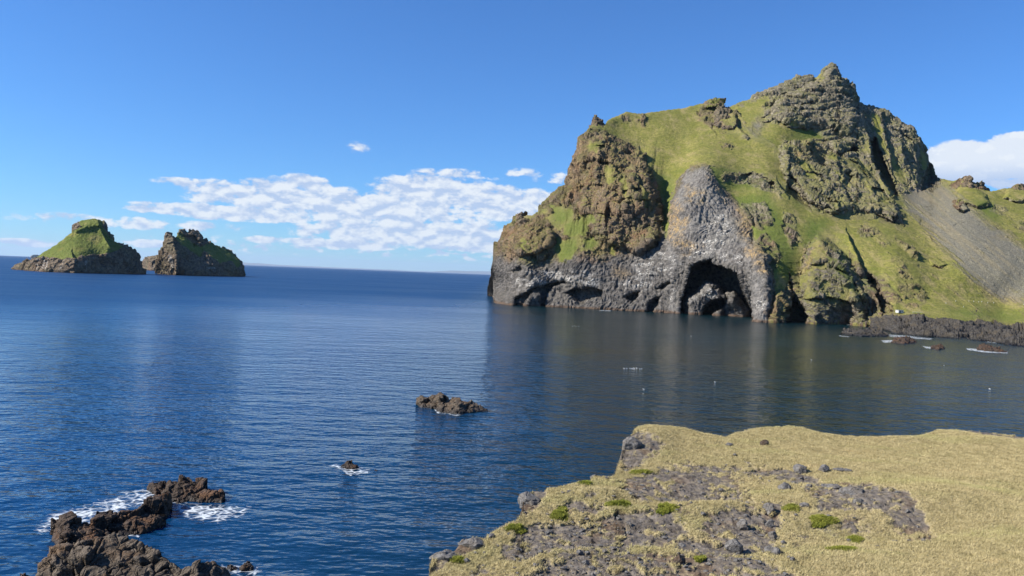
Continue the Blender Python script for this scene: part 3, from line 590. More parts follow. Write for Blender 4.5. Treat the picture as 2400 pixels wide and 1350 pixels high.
def head_disp(P, N, m1, m2, QX, QY):
    rock = 1-sstep(0.25, 0.75, m1[..., 0]); grey = m2[..., 1]*(QX < 1830)*(QY > 380); scree = sstep(.2, .8, m2[..., 0])
    rock = rock*(1-0.85*scree)
    Pw = P+3.0*np.stack([fbm(P/9, 3), fbm(P/9+31, 3), fbm(P/9+57, 3)], -1)
    am = .6+.7*sstep(-.3, .35, fbm(P/30+7, 3))
    wp = sstep(1740, 1780, QX)*sstep(345, 325, QY)*sstep(2030, 2005, QX); ws = sstep(2005, 2030, QX)*sstep(470, 445, QY); wm = sstep(1810, 1835, QX)*(1-wp)*(1-ws); wb = 1-sstep(1560, 1600, QX)
    wo = np.clip(1-wp-ws-wm-wb, 0, 1); big = np.zeros(QX.shape); sh = P.copy(); sh[..., 2] = sh[..., 2]+.45*sh[..., 0]
    def add(wt, fn):
        k = wt > .01
        big[k] += (wt[k]*fn(k))
    V3 = lambda *a: np.array(a)
    add(wp, lambda k: 2.6*blocks(Pw[k]/V3(15, 15, 4.2))+am[k]*(1.1*blocks(P[k]/V3(6, 6, 1.9))+.45*blocks(P[k]/V3(2.4, 2.4, 1.2)))+1.0*ridged(P[k]/18, 3))
    add(ws, lambda k: 2.0*blocks(Pw[k]/V3(6, 6, 26))+am[k]*(.8*blocks(P[k]/V3(2.6, 2.6, 9))+.3*blocks(P[k]/V3(1.3, 1.3, 3)))+1.0*fbm(P[k]/9, 3))
    add(wm, lambda k: 2.4*blocks(sh[k]/V3(12, 12, 6))+am[k]*(1.2*blocks(sh[k]/V3(5, 5, 2.4))+.5*blocks(P[k]/V3(2, 2, 1.4)))+1.2*ridged(P[k]/15, 3))
    add(wb, lambda k: 2.8*blocks(Pw[k]/V3(9, 9, 17))+am[k]*(1.4*blocks(Pw[k]/V3(4, 4, 7))+.7*blocks(P[k]/V3(1.8, 1.8, 2.6))+.3*blocks(P[k]/1.0))+1.8*ridged(P[k]/V3(13, 13, 24), 4))
    add(wo, lambda k: 2.4*blocks(Pw[k]/V3(9, 9, 10))+am[k]*(1.2*blocks(Pw[k]/V3(4, 4, 4))+.6*blocks(P[k]/1.9))+1.4*ridged(P[k]/14, 3))
    strata = 1.6*ridged(np.stack([P[..., 0]/40, P[..., 1]/40, (P[..., 2]+4*fbm(P/40, 2))/5.5], -1), 3)*1.6*sstep(1790, 1830, QX)*sstep(400, 330, QY)*sstep(2030, 1990, QX)
    # columnar basalt folds on the elephant face and lower cliff
    tw = 9*fbm(P/34, 3); cx = (P[..., 0]*0.77-P[..., 1]*0.64)
    cols = 1.15*ridged(np.stack([(cx+tw*1.6)/3.0, P[..., 2]/22+tw*.05, P[..., 0]*0], -1), 3)+1.2*fbm(P/9, 3)+0.7*ridged(np.stack([(cx+P[..., 2]*.6+tw*2)/2.6, P[..., 2]/16, P[..., 0]*0+4], -1), 2)
    cols = cols+0.45*blocks(P/2.6)+.25*blocks(P/1.2)+.7*blocks(Pw/np.array([10, 10, 14.]))
    big *= 1-.75*np.exp(-((QX-1949)/22)**2-((QY-160)/20)**2)
    d = rock*((1-grey)*big*0.95+grey*cols*0.95+strata)
    gr = 0.9*fbm(P/14, 4)+0.22*fbm(P/2.2, 3)+0.35*ridged(np.stack([P[..., 0]/30, P[..., 1]/30, P[..., 2]/3.5], -1), 2)
    d += (1-rock)*gr*0.9*(1-.93*scree)
    shelf = ((QX > 1995) & (QY > 700)).astype(float)*sstep(740+0*QX, 752, QY-(QX-2040)*0.055)
    d += shelf*(1.3*blocks(P/6.0)+0.8*blocks(P/2.4)+1.2*fbm(P/12, 3))
    return d
def shore_split(PX, PY): 
    return (PX > 2040) & (PY > np.interp(PX, [2040, 2100, 2200, 2240, 2300, 2400, 2760], [746, 741, 747, 753, 757, 765, 780])+3.0*fbm(np.stack([PX/14, PY/14, PX*0], -1), 3))
hl = build_relief('headland', SKY, WAT, 1250, 480, CTRL, M_LAND, head_feats, head_masks, head_disp, back=150, jag=3.0, roundness=8, split=shore_split, ledge=lambda x, y: 1-pm(x, y, GREY, 10)*.95-0*x)
tag(hl[0], kind='structure'); tag(hl[1], kind='structure')

# ------------------------------------------------------------------ sea stacks
def stack_masks(grass_polys, light_polys=()):
    def f(QX, QY, P, N, PX, PY):
        n1 = fbm(P/22, 3); n2 = fbm(P/9, 3); g = np.zeros(PX.shape)
        for poly in grass_polys: g = np.maximum(g, pm(QX*.5+PX*.5+n2*3, QY*.5+PY*.5+n2*3, poly, 1.6))
        gu = np.zeros(PX.shape)
        for poly in light_polys: gu = np.maximum(gu, pm(PX+n2, PY, poly, 1.5))
        gu = gu*0.9
        return np.stack([g, 0.3+0.3*n1, gu], -1), np.stack([g*0, 0.5+0.4*n1, g*(0.85-0.8*sstep(0.1, 0.4, n1))], -1)
    return f
def stack_disp(P, N, m1, m2, QX, QY):
    rock = 1-sstep(.25, .75, m1[..., 0])
    Pw = P+4.0*np.stack([fbm(P/15, 2), fbm(P/15+31, 2), fbm(P/15+57, 2)], -1)
    return rock*(3.6*blocks(Pw/np.array([14, 14, 20.0]))+1.8*blocks(P/6.0)+2.0*ridged(P/16, 3))+(1-rock)*(1.6*fbm(P/16, 4)+0.8*fbm(P/4, 3))
o = build_relief('sea_stack', [(26,630),(45,615),(75,605),(85,603),(108,588),(129,576),(145,564),(155,555),(168,545),(171,530),(176,524),(189,517),(207,513),(225,513),(236,516),(243,521),(253,539),(261,555),(266,565),(287,572),(307,579),(320,596),(334,612),(337,642)],
 [(26,631),(60,634),(100,637),(175,640),(260,642),(337,643)], 420, 190,
 [(215,514,1130),(180,560,1098),(240,560,1118),(130,590,1085),(90,612,1085),(180,600,1068),(250,600,1092),(300,600,1130),(320,625,1145),(60,620,1110),(160,620,1055),(337,625,1165),(180,620,1052),(265,570,1122),(240,620,1100)],
 M_STACK, lambda QX, QY, PX, PY: step_feat(QX, QY, [(232,518),(238,540),(250,560),(262,585)], 14, 16)+step_feat(QX, QY, [(170,590),(176,610),(178,640)], 10, 30)-5*pm(QX, QY, [(172,540),(176,526),(236,516),(240,530),(205,536),(180,545)], 5),
 stack_masks([[(84,604),(108,586),(165,545),(172,538),(176,536),(192,532),(184,522),(194,508),(215,505),(240,510),(240,530),(248,540),(262,560),(290,578),(270,590),(235,596),(200,600),(170,608),(140,607),(100,604)]],
  [[(88,608),(91,608),(90,632),(87,632)],[(104,606),(108,606),(106,635),(102,635)],[(113,606),(116,606),(112,635),(109,635)],[(150,610),(155,606),(142,630),(138,632)],[(196,614),(199,614),(201,636),(198,636)]]),
 stack_disp, back=110, jag=1.6, roundness=5, seed=3)[0]
tag(o, 'larger grass-topped sea stack with a domed summit and streaked brown cliffs, left in the distance', 'sea stack')
o = build_relief('sea_stack', [(369,641),(370,610),(373,600),(382,570),(388,553),(392,547),(400,547),(406,553),(411,556),(416,550),(422,538),(430,538),(439,546),(449,541),(462,545),(470,550),(475,560),(486,570),(490,567),(496,568),(506,575),(517,579),(532,586),(550,594),(561,608),(572,624),(575,640)],
 [(369,642),(413,645),(465,647),(542,648),(575,648)], 380, 190,
 [(395,550,1225),(430,542,1262),(460,548,1275),(410,600,1205),(380,600,1220),(450,600,1232),(500,600,1268),(550,610,1322),(500,572,1315),(540,592,1335),(570,635,1330),(415,625,1196),(440,570,1240)],
 M_STACK, lambda QX, QY, PX, PY: step_feat(QX, QY, [(408,556),(412,580),(418,610),(415,645)], 16, 30)+step_feat(QX, QY, [(470,548),(478,566)], 10, 16)+12*pm(QX, QY, [(428,552),(455,552),(470,570),(455,578),(440,566)], 3)-8*pm(QX, QY, [(470,575),(500,570),(560,610),(540,622),(490,612)], 7),
 stack_masks([[(405,552),(422,545),(450,568),(470,580),(496,568),(530,586),(552,598),(565,618),(556,628),(540,612),(515,616),(498,604),(478,585),(470,604),(462,596),(445,586),(425,574)]], [[(482,625),(500,628),(500,631),(484,629)],[(395,600),(404,596),(408,625),(400,632)]]),
 stack_disp, back=90, jag=2.6, roundness=5, seed=8)[0]
tag(o, 'craggy sea stack with jagged summit and grass on its sloping right shoulder, nearer the middle', 'sea stack')
o = build_relief('rock_islet', [(333,618),(338,606),(346,602),(354,600),(369,601),(378,606)], [(333,632),(354,634),(378,635)], 60, 50, None, M_STACK, None, stack_masks([]), stack_disp, back=50, jag=.6, frac=0.02, power=1, seed=5)[0]
tag(o, 'low tan rock islet seen in the gap between the two sea stacks', 'islet')
o = build_relief('rock_islet', [(70,603),(74,599),(79,597),(88,597),(93,599),(97,604)], [(70,604.2),(97,605)], 40, 14, None, M_STACK, None, stack_masks([]), None, back=200, frac=0.02, seed=6)[0]
tag(o, 'tiny dark islet on the horizon behind the left sea stack', 'islet')

# far coast on the horizon
def far_coast():
    x = np.linspace(560, 1200, 260); y = np.interp(x, [560, 600, 700, 860, 930, 1000, 1060, 1150, 1200], [614, 617, 623, 630, 633, 637, 634, 636, 640])
    hz = hor(x); y = np.minimum(y, hz-1.0)-1.4*fbm(np.stack([x/45, x*0, x*0], -1), 4)
    Y = 72000.0; top = at_depth(x, y, np.full(x.shape, Y)); rows = []
    for k, (u, dy) in enumerate([(0, -6000), (.5, -3400), (.8, -1600), (1, 0), (.6, 2500), (0, 6000)]):
        q = top.copy(); q[:, 1] += dy; q[:, 2] = top[:, 2]*u*(1+.15*fbm(np.stack([x/10, x*0+k, x*0], -1), 3))-(20 if u == 0 else 0); rows.append(q)
    o = mesh_obj('hills', np.array(rows), grid_faces(6, 260), simple('far_hill', (0.10, 0.11, 0.10), scale=0.001)); tag(o, kind='structure')
far_coast()

# ------------------------------------------------------------------ sea rocks
def sea_disp(s):
    def f(P, N, m1, m2, QX, QY):
        Pw = P+0.5*s*np.stack([fbm(P/s, 2), fbm(P/s+31, 2), fbm(P/s+57, 2)], -1)
        e = sstep(-.2*s, .5*s, P[..., 2])
        return (0.50*s*blocks(Pw/(1.7*s))+0.20*s*blocks(P/(.75*s))+0.07*s*blocks(P/(.3*s))+0.12*s*ridged(P/(1.8*s), 3))*(0.35+0.65*e)
    return f
def sea_rock(label, top, bottom, s, mat=M_SEAROCK, nc=160, nr=90, frac=0.45, power=1.4, back=3.0, cat='rock', jag=1.0, group=None, seed=0.0, name='sea_rock'):
    o = build_relief(name, top, bottom, nc, nr, None, mat, None, None, sea_disp(s), back=back, jag=jag, roundness=1.0, frac=frac, power=power, skirt=1.5, seed=seed)[0]
    tag(o, label, cat, group); return o
G1 = 'rocks awash below the cliff at the lower left'
sea_rock('small rounded dark rock touching the back of the low brown rock, lower left', [(344,1148),(350,1138),(358,1133),(372,1131),(388,1134),(393,1147)], [(344,1151),(365,1161),(393,1156)], .7, nc=80, nr=60, seed=1, group=G1)
sea_rock('blocky brown rock rising highest at its left end, between the two foam patches', [(382,1160),(394,1139),(403,1127),(411,1121),(430,1120),(443,1122),(458,1136),(470,1131),(480,1131),(493,1145),(510,1147),(522,1150),(526,1165)], [(379,1173),(417,1182),(443,1176),(519,1179),(526,1174)], .9, nc=220, nr=110, seed=2, group=G1)
sea_rock('long jagged brown rock ridge running beside the white foam, lower left', [(125,1250),(128,1238),(134,1225),(150,1218),(163,1216),(175,1226),(210,1226),(230,1206),(257,1201),(268,1212),(286,1196),(306,1200),(330,1185),(350,1172),(367,1163),(385,1166),(398,1191),(400,1200)], [(125,1266),(155,1302),(219,1290),(262,1262),(321,1255),(379,1234),(400,1205)], 1.2, nc=340, nr=150, seed=3, frac=.5, back=2.5, group=G1)
sea_rock('broad weathered grey-brown rock outcrop cut by the lower edge of the view', [(40,1420),(88,1352),(96,1328),(117,1311),(122,1285),(157,1276),(200,1275),(233,1261),(251,1250),(270,1254),(292,1261),(330,1268),(350,1276),(363,1290),(388,1305),(423,1320),(455,1322),(496,1325),(513,1346),(560,1420)], [(40,1470),(130,1560),(450,1560),(560,1450)], 1.5, M_OUTCROP, 420, 240, frac=.42, power=1.1, back=4, seed=4, jag=2, group=G1)
sea_rock('left one of the two small wave-washed stones off the lower left outcrop', [(528,1334),(533,1325),(541,1321),(549,1324),(555,1331)], [(528,1336),(541,1339),(555,1336)], .4, nc=50, nr=40, seed=5, back=.8, group=G1)
sea_rock('right one of the two small wave-washed stones off the lower left outcrop', [(556,1333),(563,1322),(573,1318),(584,1321),(592,1332)], [(556,1337),(573,1341),(592,1337)], .5, nc=60, nr=46, seed=6, back=1, group=G1)
sea_rock('tiny rock tip just breaking the lower left corner of the sea', [(44,1352),(50,1345),(60,1343),(68,1350)], [(44,1356),(56,1362),(68,1358)], .4, nc=40, nr=30, seed=16, back=.8, group=G1)
sea_rock('jagged brown rock with a tan waterline standing alone in the middle of the bay', [(981,949),(983,937),(987,927),(991,925),(998,933),(1005,937),(1009,931),(1027,931),(1029,922),(1033,921),(1041,926),(1044,932),(1073,932),(1085,940),(1092,942),(1104,939),(1115,945),(1124,950),(1133,956),(1150,961)],
 [(981,953),(996,957),(1022,958),(1027,965),(1048,969),(1070,972),(1092,969),(1113,966),(1150,964)], 1.3, M_OUTCROP, 260, 120, frac=.4, seed=7, back=3)
sea_rock('small dark rock awash in white foam between the lower left outcrop and the bay rock', [(798,1092),(802,1087),(810,1084),(830,1086),(838,1092),(841,1096)], [(798,1095),(815,1102),(841,1099)], .5, nc=90, nr=50, seed=8, back=1)
sea_rock('barely showing black stone right of the foam-washed rock', [(876,1102),(881,1099.5),(888,1102)], [(876,1103),(882,1104.5),(888,1103)], .3, nc=30, nr=20, seed=9, back=.5)
G2 = 'rocks off the far lava shore'
sea_rock('longest low brown rock off the lava shore, beside the second rounded cliff', [(1970,782),(1978,775),(1993,771),(2010,774),(2040,770),(2060,772),(2071,775),(2080,785)], [(1970,784),(2020,789),(2080,789)], 2.2, M_LAVA, 160, 60, frac=.4, back=8, seed=10, group=G2)
sea_rock('low reddish brown rock with foam at its left end, in front of the lava shore', [(2088,800),(2100,792),(2115,790),(2132,791),(2140,793),(2147,800)], [(2088,804),(2120,807),(2147,804)], 1.5, M_SEAROCK, 100, 46, frac=.4, back=5, seed=11, group=G2)
sea_rock('smallest reddish rock with a foam streak, farther out from the lava shore', [(2181,815),(2187,809),(2200,808),(2207,811),(2214,817)], [(2181,818),(2200,820),(2214,818)], 1.2, M_SEAROCK, 70, 40, frac=.4, back=4, seed=12, group=G2)
sea_rock('brown rock edged with bright white foam near the right border', [(2290,818),(2294,810),(2305,808),(2316,809),(2331,813),(2349,818),(2360,824)], [(2290,821),(2325,825),(2360,827)], 1.5, M_SEAROCK, 110, 50, frac=.4, back=5, seed=13, group=G2)

# foam
foams = [([(70,1245),(110,1208),(200,1182),(300,1150),(350,1138),(385,1158),(345,1185),(270,1208),(180,1232),(110,1254)], 14, 1.0), ([(380,1168),(420,1178),(470,1180),(530,1178),(592,1188),(575,1212),(505,1228),(440,1218),(398,1194)], 12, 1.0),
 ([(140,1262),(160,1270),(155,1290),(135,1282)], 4, .9), ([(300,1248),(330,1250),(328,1262),(300,1262)], 4, .8), ([(510,1322),(600,1318),(620,1340),(590,1356),(520,1352)], 9, .85),
 ([(765,1092),(790,1086),(806,1096),(850,1094),(872,1100),(862,1112),(820,1116),(800,1104)], 5, 1.0), ([(1016,958),(1040,966),(1092,970),(1070,976),(1024,970)], 2, .85),
 ([(2080,783),(2120,785),(2190,793),(2180,797),(2120,794),(2084,790)], 2.5, .95), ([(2062,797),(2090,796),(2100,803),(2072,804)], 1.8, 1.05), ([(2158,810),(2186,813),(2192,819),(2170,817)], 1.8, 1.05),
 ([(2262,815),(2292,817),(2340,823),(2364,823),(2362,829),(2310,827),(2268,821)], 2.2, 1.1), ([(2302,793),(2338,798),(2336,805),(2310,802)], 2, 1.0), ([(1965,785),(1990,788),(1992,791),(1968,789)], 1.4, .9), ([(1405,726),(1432,727),(1432,730),(1405,729)], 1, .9),
 ([(1980,757),(2010,760),(2010,763),(1985,762)], 1, .9)]
allV, allF, allM, off = [], [], [], 0
for poly, soft, st in foams:
    p = np.array(poly, float); x0, x1, y0, y1 = p[:, 0].min()-soft, p[:, 0].max()+soft, p[:, 1].min()-soft, p[:, 1].max()+soft
    nx, ny = 70, 36; X, Y = np.meshgrid(np.linspace(x0, x1, nx), np.linspace(y0, y1, ny)); Pn = on_plane(X, Y, 0.03+0.004*len(allV))
    mk = sstep(-soft, soft, sdf(X, Y, poly, 50))*st
    allV.append(Pn.reshape(-1, 3)); allF.append(grid_faces(ny, nx)+off); off += nx*ny
    allM.append(np.stack([mk, mk, mk], -1).reshape(-1, 3))
fo = mesh_obj('foam', np.concatenate(allV), np.concatenate(allF), M_FOAM, {'m1': np.concatenate(allM)}); tag(fo, 'white surf foam washing round the rocks', 'foam', kind='stuff')

# ------------------------------------------------------------------ rocks standing on the ridge
from mathutils.bvhtree import BVHTree
bpy.context.view_layer.update()
dg = bpy.context.evaluated_depsgraph_get()
bvh = BVHTree.FromObject(hl[0], dg)
def hit(px, py):
    d = Vector(ray(px, py).tolist()).normalized(); h = bvh.ray_cast(Vector((0, 0, CAMZ)), d); return h[0]
def ridge_rock(label, top, bottom, Y0, Y1, s, mat, masks=None, nc=110, nr=80, name='rock_outcrop', cat='outcrop', back=8, over=0.0, jag=1.2, seed=0.0, m2grey=0.3, grassy=0.2):
    top = np.array(top, float); bottom = np.array(bottom, float)
    x = np.linspace(top[0, 0], top[-1, 0], nc); ys = np.interp(x, top[:, 0], top[:, 1])+jag*fbm(np.stack([x/6, x*0+seed, x*0], -1), 4); yb = np.interp(x, bottom[:, 0], bottom[:, 1]); ys = np.minimum(ys, yb-.3)
    if Y0 is None:
        h0, h1 = hit(float(x.mean()), float(yb.mean())), hit(float(x.mean()), float(ys.min()+1)); Y0, Y1 = h0[1]-1.5, max(h1[1], h0[1]+2)+.5
    t = np.linspace(0, 1, nr)[:, None]; PX = np.repeat(x[None], nr, 0); PY = yb[None]+(ys-yb)[None]*t; T = np.repeat(t, nc, 1)
    xx = (PX-x[0])/(x[-1]-x[0])*2-1
    Y = Y0+(Y1-Y0)*T+(Y1-Y0+6)*0.8*np.abs(xx)**3
    P = at_depth(PX, PY, Y); N = normals(P); N *= -np.sign((N*(P-np.array([0, 0, CAMZ]))).sum(-1))[..., None]
    P = P+N*(0.6*s*blocks(P/(1.6*s))+.35*s*blocks(P/(.7*s))+.3*s*ridged(P/(2*s), 3))[..., None]
    g = sstep(.1, .5, N[..., 2]-.6+grassy+fbm(P/5, 3))
    m1 = np.stack([g, 0.3+0*g, 0*g], -1); m2 = np.stack([0*g, m2grey+0*g, 0.3+0*g], -1)
    rows = []
    for k in range(1, 7):
        u = k/6; q = P[-1].copy(); q[:, 1] += back*u; q[:, 2] -= (P[-1][:, 2]-P[0][:, 2]+4)*u**1.7; rows.append(q)
    P = np.concatenate([P, np.array(rows)]); pad = lambda a: np.concatenate([a, np.repeat(a[-1:], 6, 0)])
    o = mesh_obj(name, P, grid_faces(nr+6, nc), mat, {'m1': pad(m1), 'm2': pad(m2)}); tag(o, label, cat); return o
ridge_rock('pointed brown rock pinnacle at the top left corner of the green headland', [(1383,300),(1388,283),(1394,270),(1398,268),(1404,276),(1411,284),(1420,296),(1424,302)], [(1383,306),(1424,306)], 636, 646, 2.2, M_LAND, seed=1, grassy=-.3, name='rock_pinnacle', cat='pinnacle')
ridge_rock('small upright rock spike on the low left shoulder of the headland', [(1206,520),(1208,508),(1212,500),(1220,498),(1226,501),(1230,494),(1233,500),(1234,516)], [(1206,530),(1234,530)], 594, 601, 1.8, M_LAND, seed=2, grassy=0, name='rock_pinnacle', cat='pinnacle')
ridge_rock('grass-capped dark rock jutting out over the ridge notch above the green slope', [(1646,246),(1655,237),(1669,231),(1685,230),(1700,230.5),(1701,234)], [(1646,252),(1670,250),(1690,250),(1696,246),(1701,238)], 676, 690, 1.6, M_LAND, seed=3, grassy=.25, back=12, jag=.4)
ridge_rock('rounded grey-brown boulder outcrop below the jutting rock on the ridge', [(1665,282),(1672,262),(1684,252),(1700,250),(1712,254),(1722,266),(1728,284),(1731,298)], [(1665,290),(1690,303),(1712,306),(1731,304)], 640, 668, 3.0, M_LAND, seed=4, grassy=-.4, m2grey=.6, back=14)
ridge_rock('spiky brown crag on the skyline just right of the big shoulder cliff', [(2236,432),(2253,420),(2268,418),(2274,414),(2280,428),(2286,432),(2296,430),(2301,423),(2308,436),(2318,447),(2322,462)], [(2236,462),(2262,482),(2300,478),(2322,474)], 560, 584, 3.0, M_LAND, seed=5, grassy=-.05, back=20, m2grey=.25)
ridge_rock('brown rock knob on the skyline at the right border', [(2352,452),(2366,444),(2378,437),(2386,432),(2395,434),(2404,444),(2424,450)], [(2352,466),(2424,474)], 560, 580, 2.6, M_LAND, seed=6, grassy=-.2, back=20, m2grey=.2)
ridge_rock('dark bare rock patch standing out of the grass slope left of the scree', [(2176,612),(2184,606),(2196,603),(2210,610),(2224,620)], [(2176,618),(2198,626),(2224,626)], None, None, 1.3, M_LAND, seed=7, grassy=.1, back=3, m2grey=.2)
ridge_rock('cluster of brown rocks low on the ridge below the spiky crag', [(2234,474),(2246,468),(2260,472),(2270,484),(2274,494)], [(2234,484),(2250,496),(2274,500)], None, None, 2.0, M_LAND, seed=8, grassy=-.2)

# ------------------------------------------------------------------ foreground plateau
ZP = 14.0
EDGE = [(900,1480),(985,1400),(1000,1350),(1012,1300),(1020,1287),(1060,1284),(1075,1268),(1082,1257),(1135,1254),(1170,1235),(1213,1215),(1222,1190),(1228,1160),(1250,1145),(1300,1141),(1340,1130),(1384,1120),(1390,1106),(1425,1104),(1442,1098),(1453,1064),(1464,1038),(1480,1020),(1497,1003),(1515,998),(1545,1002),(1568,997),
 (1605,1000),(1640,1008),(1700,1020),(1722,1010),(1750,1000),(1800,997),(1850,996),(1880,1000),(1920,1010),(1960,1015),(2040,1020),(2100,1018),(2150,1019),(2180,1008),(2200,999),(2240,997),(2290,998),(2340,1004),(2400,1013),(2500,1020),(2700,1030)]
ed = np.array(EDGE, float)
ROCKY = [[(1440,1150),(1480,1118),(1560,1098),(1700,1112),(1745,1140),(1775,1190),(1700,1182),(1600,1178),(1500,1180)], [(1160,1305),(1210,1255),(1330,1222),(1450,1202),(1560,1210),(1610,1240),(1560,1272),(1400,1282),(1300,1292),(1220,1318)],
 [(1590,1275),(1660,1225),(1750,1192),(1830,1185),(1825,1262),(1780,1295),(1680,1300)], [(1230,1360),(1300,1310),(1500,1300),(1700,1310),(1900,1350),(1900,1400),(1200,1400)], [(1890,1150),(1960,1130),(2040,1140),(2100,1165),(2145,1195),(2150,1230),(2050,1205),(1930,1200)],
 [(1755,1090),(1830,1098),(1900,1118),(1935,1132),(1860,1128),(1770,1108)], [(1310,1180),(1420,1190),(1390,1205),(1310,1200)], [(1448,1105),(1450,1040),(1478,1020),(1505,1022),(1530,1040),(1562,1052),(1548,1072),(1500,1090)], [(2200,1000),(2290,996),(2420,1012),(2420,1030),(2300,1024),(2260,1010)],
 [(1700,1022),(1730,1004),(1780,1004),(1760,1014)], [(1215,1215),(1225,1150),(1262,1145),(1290,1150),(1250,1200)], [(990,1360),(1010,1285),(1065,1284),(1080,1256),(1140,1256),(1120,1290),(1040,1320)], [(1560,1085),(1640,1082),(1740,1100),(1700,1110),(1600,1100)],[(2080,1220),(2160,1200),(2200,1260),(2130,1262)]]
def plateau_height(X, Y):
    """ground height under a world point of the plateau (before rock relief)"""
    q = np.stack([X, Y, X*0], -1)
    return ZP+0.30*fbm(q/9, 3)+0.10*fbm(q/2.5, 3)
def plateau():
    nc, nr = 900, 620
    x = np.linspace(900, 2700, nc); ye = np.interp(x, ed[:, 0], ed[:, 1])+3.0*fbm(np.stack([x/16, x*0, x*0], -1), 5, g=.6)
    t = np.linspace(0, 1, nr)[:, None]**1.1; PX = np.repeat(x[None], nr, 0); PY = ye[None]+(1560-ye)[None]*t
    P = on_plane(PX, PY, ZP)
    q = P.copy(); q[..., 2] = 0; n2 = fbm(q/1.2, 4); n3 = fbm(q/.35, 4)
    wx, wy = PX+n2*26+n3*8, PY+n2*10+n3*4
    rk = np.zeros(PX.shape)
    for poly in ROCKY: rk = np.maximum(rk, pm(wx, wy, poly, 12))
    clutter = pm(PX, PY, [(1100,1300),(1230,1180),(1450,1100),(1760,1085),(1960,1120),(2160,1190),(2200,1280),(1920,1250),(1860,1340),(1900,1600),(900,1600)], 30)
    n5 = fbm(q/.12+3, 3); rk = sstep(.34, .60, rk*(.66+.35*n2+.6*n3+.3*n5)+clutter*(.26+.55*n2+.65*n3+.35*n5))
    dirt = sstep(.05, .4, fbm(q/1.6+9, 4)+.3*n3)*np.clip(rk+clutter*.6, 0, 1)
    dEdge = (PY-ye[None])
    rk = np.clip(rk+0.8*sstep(5, 0, dEdge+4*n2)*(PX < 1720)+pm(wx, PY+n3*4, ROCKY[8], 6)*sstep(-.3, .1, n2+n3)*.9+.8*sstep(4, 1, dEdge+3*n3+3*n2), 0, 1)
    P[..., 2] = plateau_height(P[..., 0], P[..., 1])
    # swells and the raised lip at the right, dip towards the edge
    bum = lambda cx, cy, sx, sy, a: a*np.exp(-((PX-cx)/sx)**2-((PY-cy)/sy)**2)
    P[..., 2] += bum(1530, 1040, 60, 30, .35)+bum(1640, 1200, 120, 16, .25)+bum(2130, 1180, 190, 45, .35)+bum(2060, 1240, 160, 30, -.25)+bum(1400, 1170, 90, 12, .2)
    P[..., 2] += (1-rk)*(0.06+0.035*n3)+rk*(.055*blocks(P/np.array([1.3, .9, .8]))+.035*blocks(P/.33)+.03*n3+.05*n2)
    clod = 1-sstep(.1, .9, rk); P[..., 2] += clutter*.05*fbm(q/.22, 3)
    P[..., 2] -= 0.5*np.exp(-dEdge/3.0)
    # cliff below the rim
    rim = P[0]; d = ray(x, ye); outw = np.stack([d[:, 0], d[:, 1]], -1); outw /= np.linalg.norm(outw, axis=1)[:, None]
    tx = np.gradient(rim[:, :2], axis=0); nrm = np.stack([-tx[:, 1], tx[:, 0]], -1); nrm /= np.linalg.norm(nrm, axis=1)[:, None]+1e-9
    k3 = np.ones(31)/31; nrm = np.stack([np.convolve(nrm[:, i], k3, 'same') for i in (0, 1)], -1)
    K = 34; rows = []
    for k in range(K, 0, -1):
        u = k/K; z = rim[:, 2]*(1-u)-1.5*u; qq = np.stack([rim[:, 0], rim[:, 1], z], -1)
        off = .3*math.sqrt(u)+2.2*u+(1.6*blocks(qq/np.array([2.5, 2.5, 2.2]))+.6*blocks(qq/.8))*min(1, u*5)*.55
        qq[:, :2] += nrm*off[:, None]; rows.append(qq)
    P2 = np.concatenate([np.array(rows), P]); pad = lambda a: np.concatenate([np.repeat(a[:1], K, 0), a])
    rkp = np.concatenate([np.ones((K, nc)), rk])
    m1 = np.stack([rkp, pad(dirt), pad(clutter)], -1)
    # ground rising under the photographer
    last = P[-1]; rows = []
    for k in range(1, 9):
        u = k/8; qq = last.copy(); qq[:, :2] = last[:, :2]*(1-u)+np.stack([np.linspace(-8, 16, nc), np.full(nc, -6.)], -1)*u; qq[:, 2] = last[:, 2]*(1-u)+18.0*u
        rows.append(qq)
    P2 = np.concatenate([P2, np.array(rows)]); m1 = np.concatenate([m1, np.repeat(m1[-1:], 8, 0)])
    m, tt, b, oo = new_mat('plateau_ground'); p = pos(tt); mk = tt.sep(attr(tt, 'm1'))
    a1 = tt.noise(p, .5, 5, .6); a2 = tt.noise(p, 4, 6, .65); a3 = tt.noise(p, 22, 4, .7)
    gs = tt.mix(tt.ramp(a3, .3, .7), (.27, .22, .105), (.47, .39, .21)); gs = tt.mix(tt.ramp(a1, .45, .65, 0, .5), gs, (.235, .215, .085)); gs = tt.mix(tt.ramp(a2, .3, .5, .4, 0), gs, (.11, .085, .04))
    rc = tt.mix(tt.ramp(a2, .3, .7), (.078, .065, .052), (.19, .166, .138)); rc = tt.mix(tt.ramp(a3, .56, .68, 0, .6), rc, (.26, .24, .21))
    dc = tt.mix(tt.ramp(a2, .3, .7), (.085, .058, .038), (.20, .145, .095)); rc = tt.mix(tt.math('MULTIPLY', mk[1], .9), rc, dc); rc = tt.mix(tt.ramp(tt.noise(p, 7, 5, .7), .54, .62, 0, .75), rc, (.27, .22, .13))
    base = tt.mix(mk[0], gs, rc); tt.l.new(base, b.inputs['Base Color']); b.inputs['Roughness'].default_value = .95; b.inputs['Specular IOR Level'].default_value = .1
    bump(tt, b, tt.math('ADD', tt.math('MULTIPLY', a2, .5), tt.math('MULTIPLY', a3, .35)), .12, .9)
    o = mesh_obj('plateau', P2, grid_faces(P2.shape[0], nc), m, {'m1': m1}); tag(o, kind='structure')
    return P, rk, clutter, PX, PY, m1
PP, RK, CL, PPX, PPY, _ = plateau()
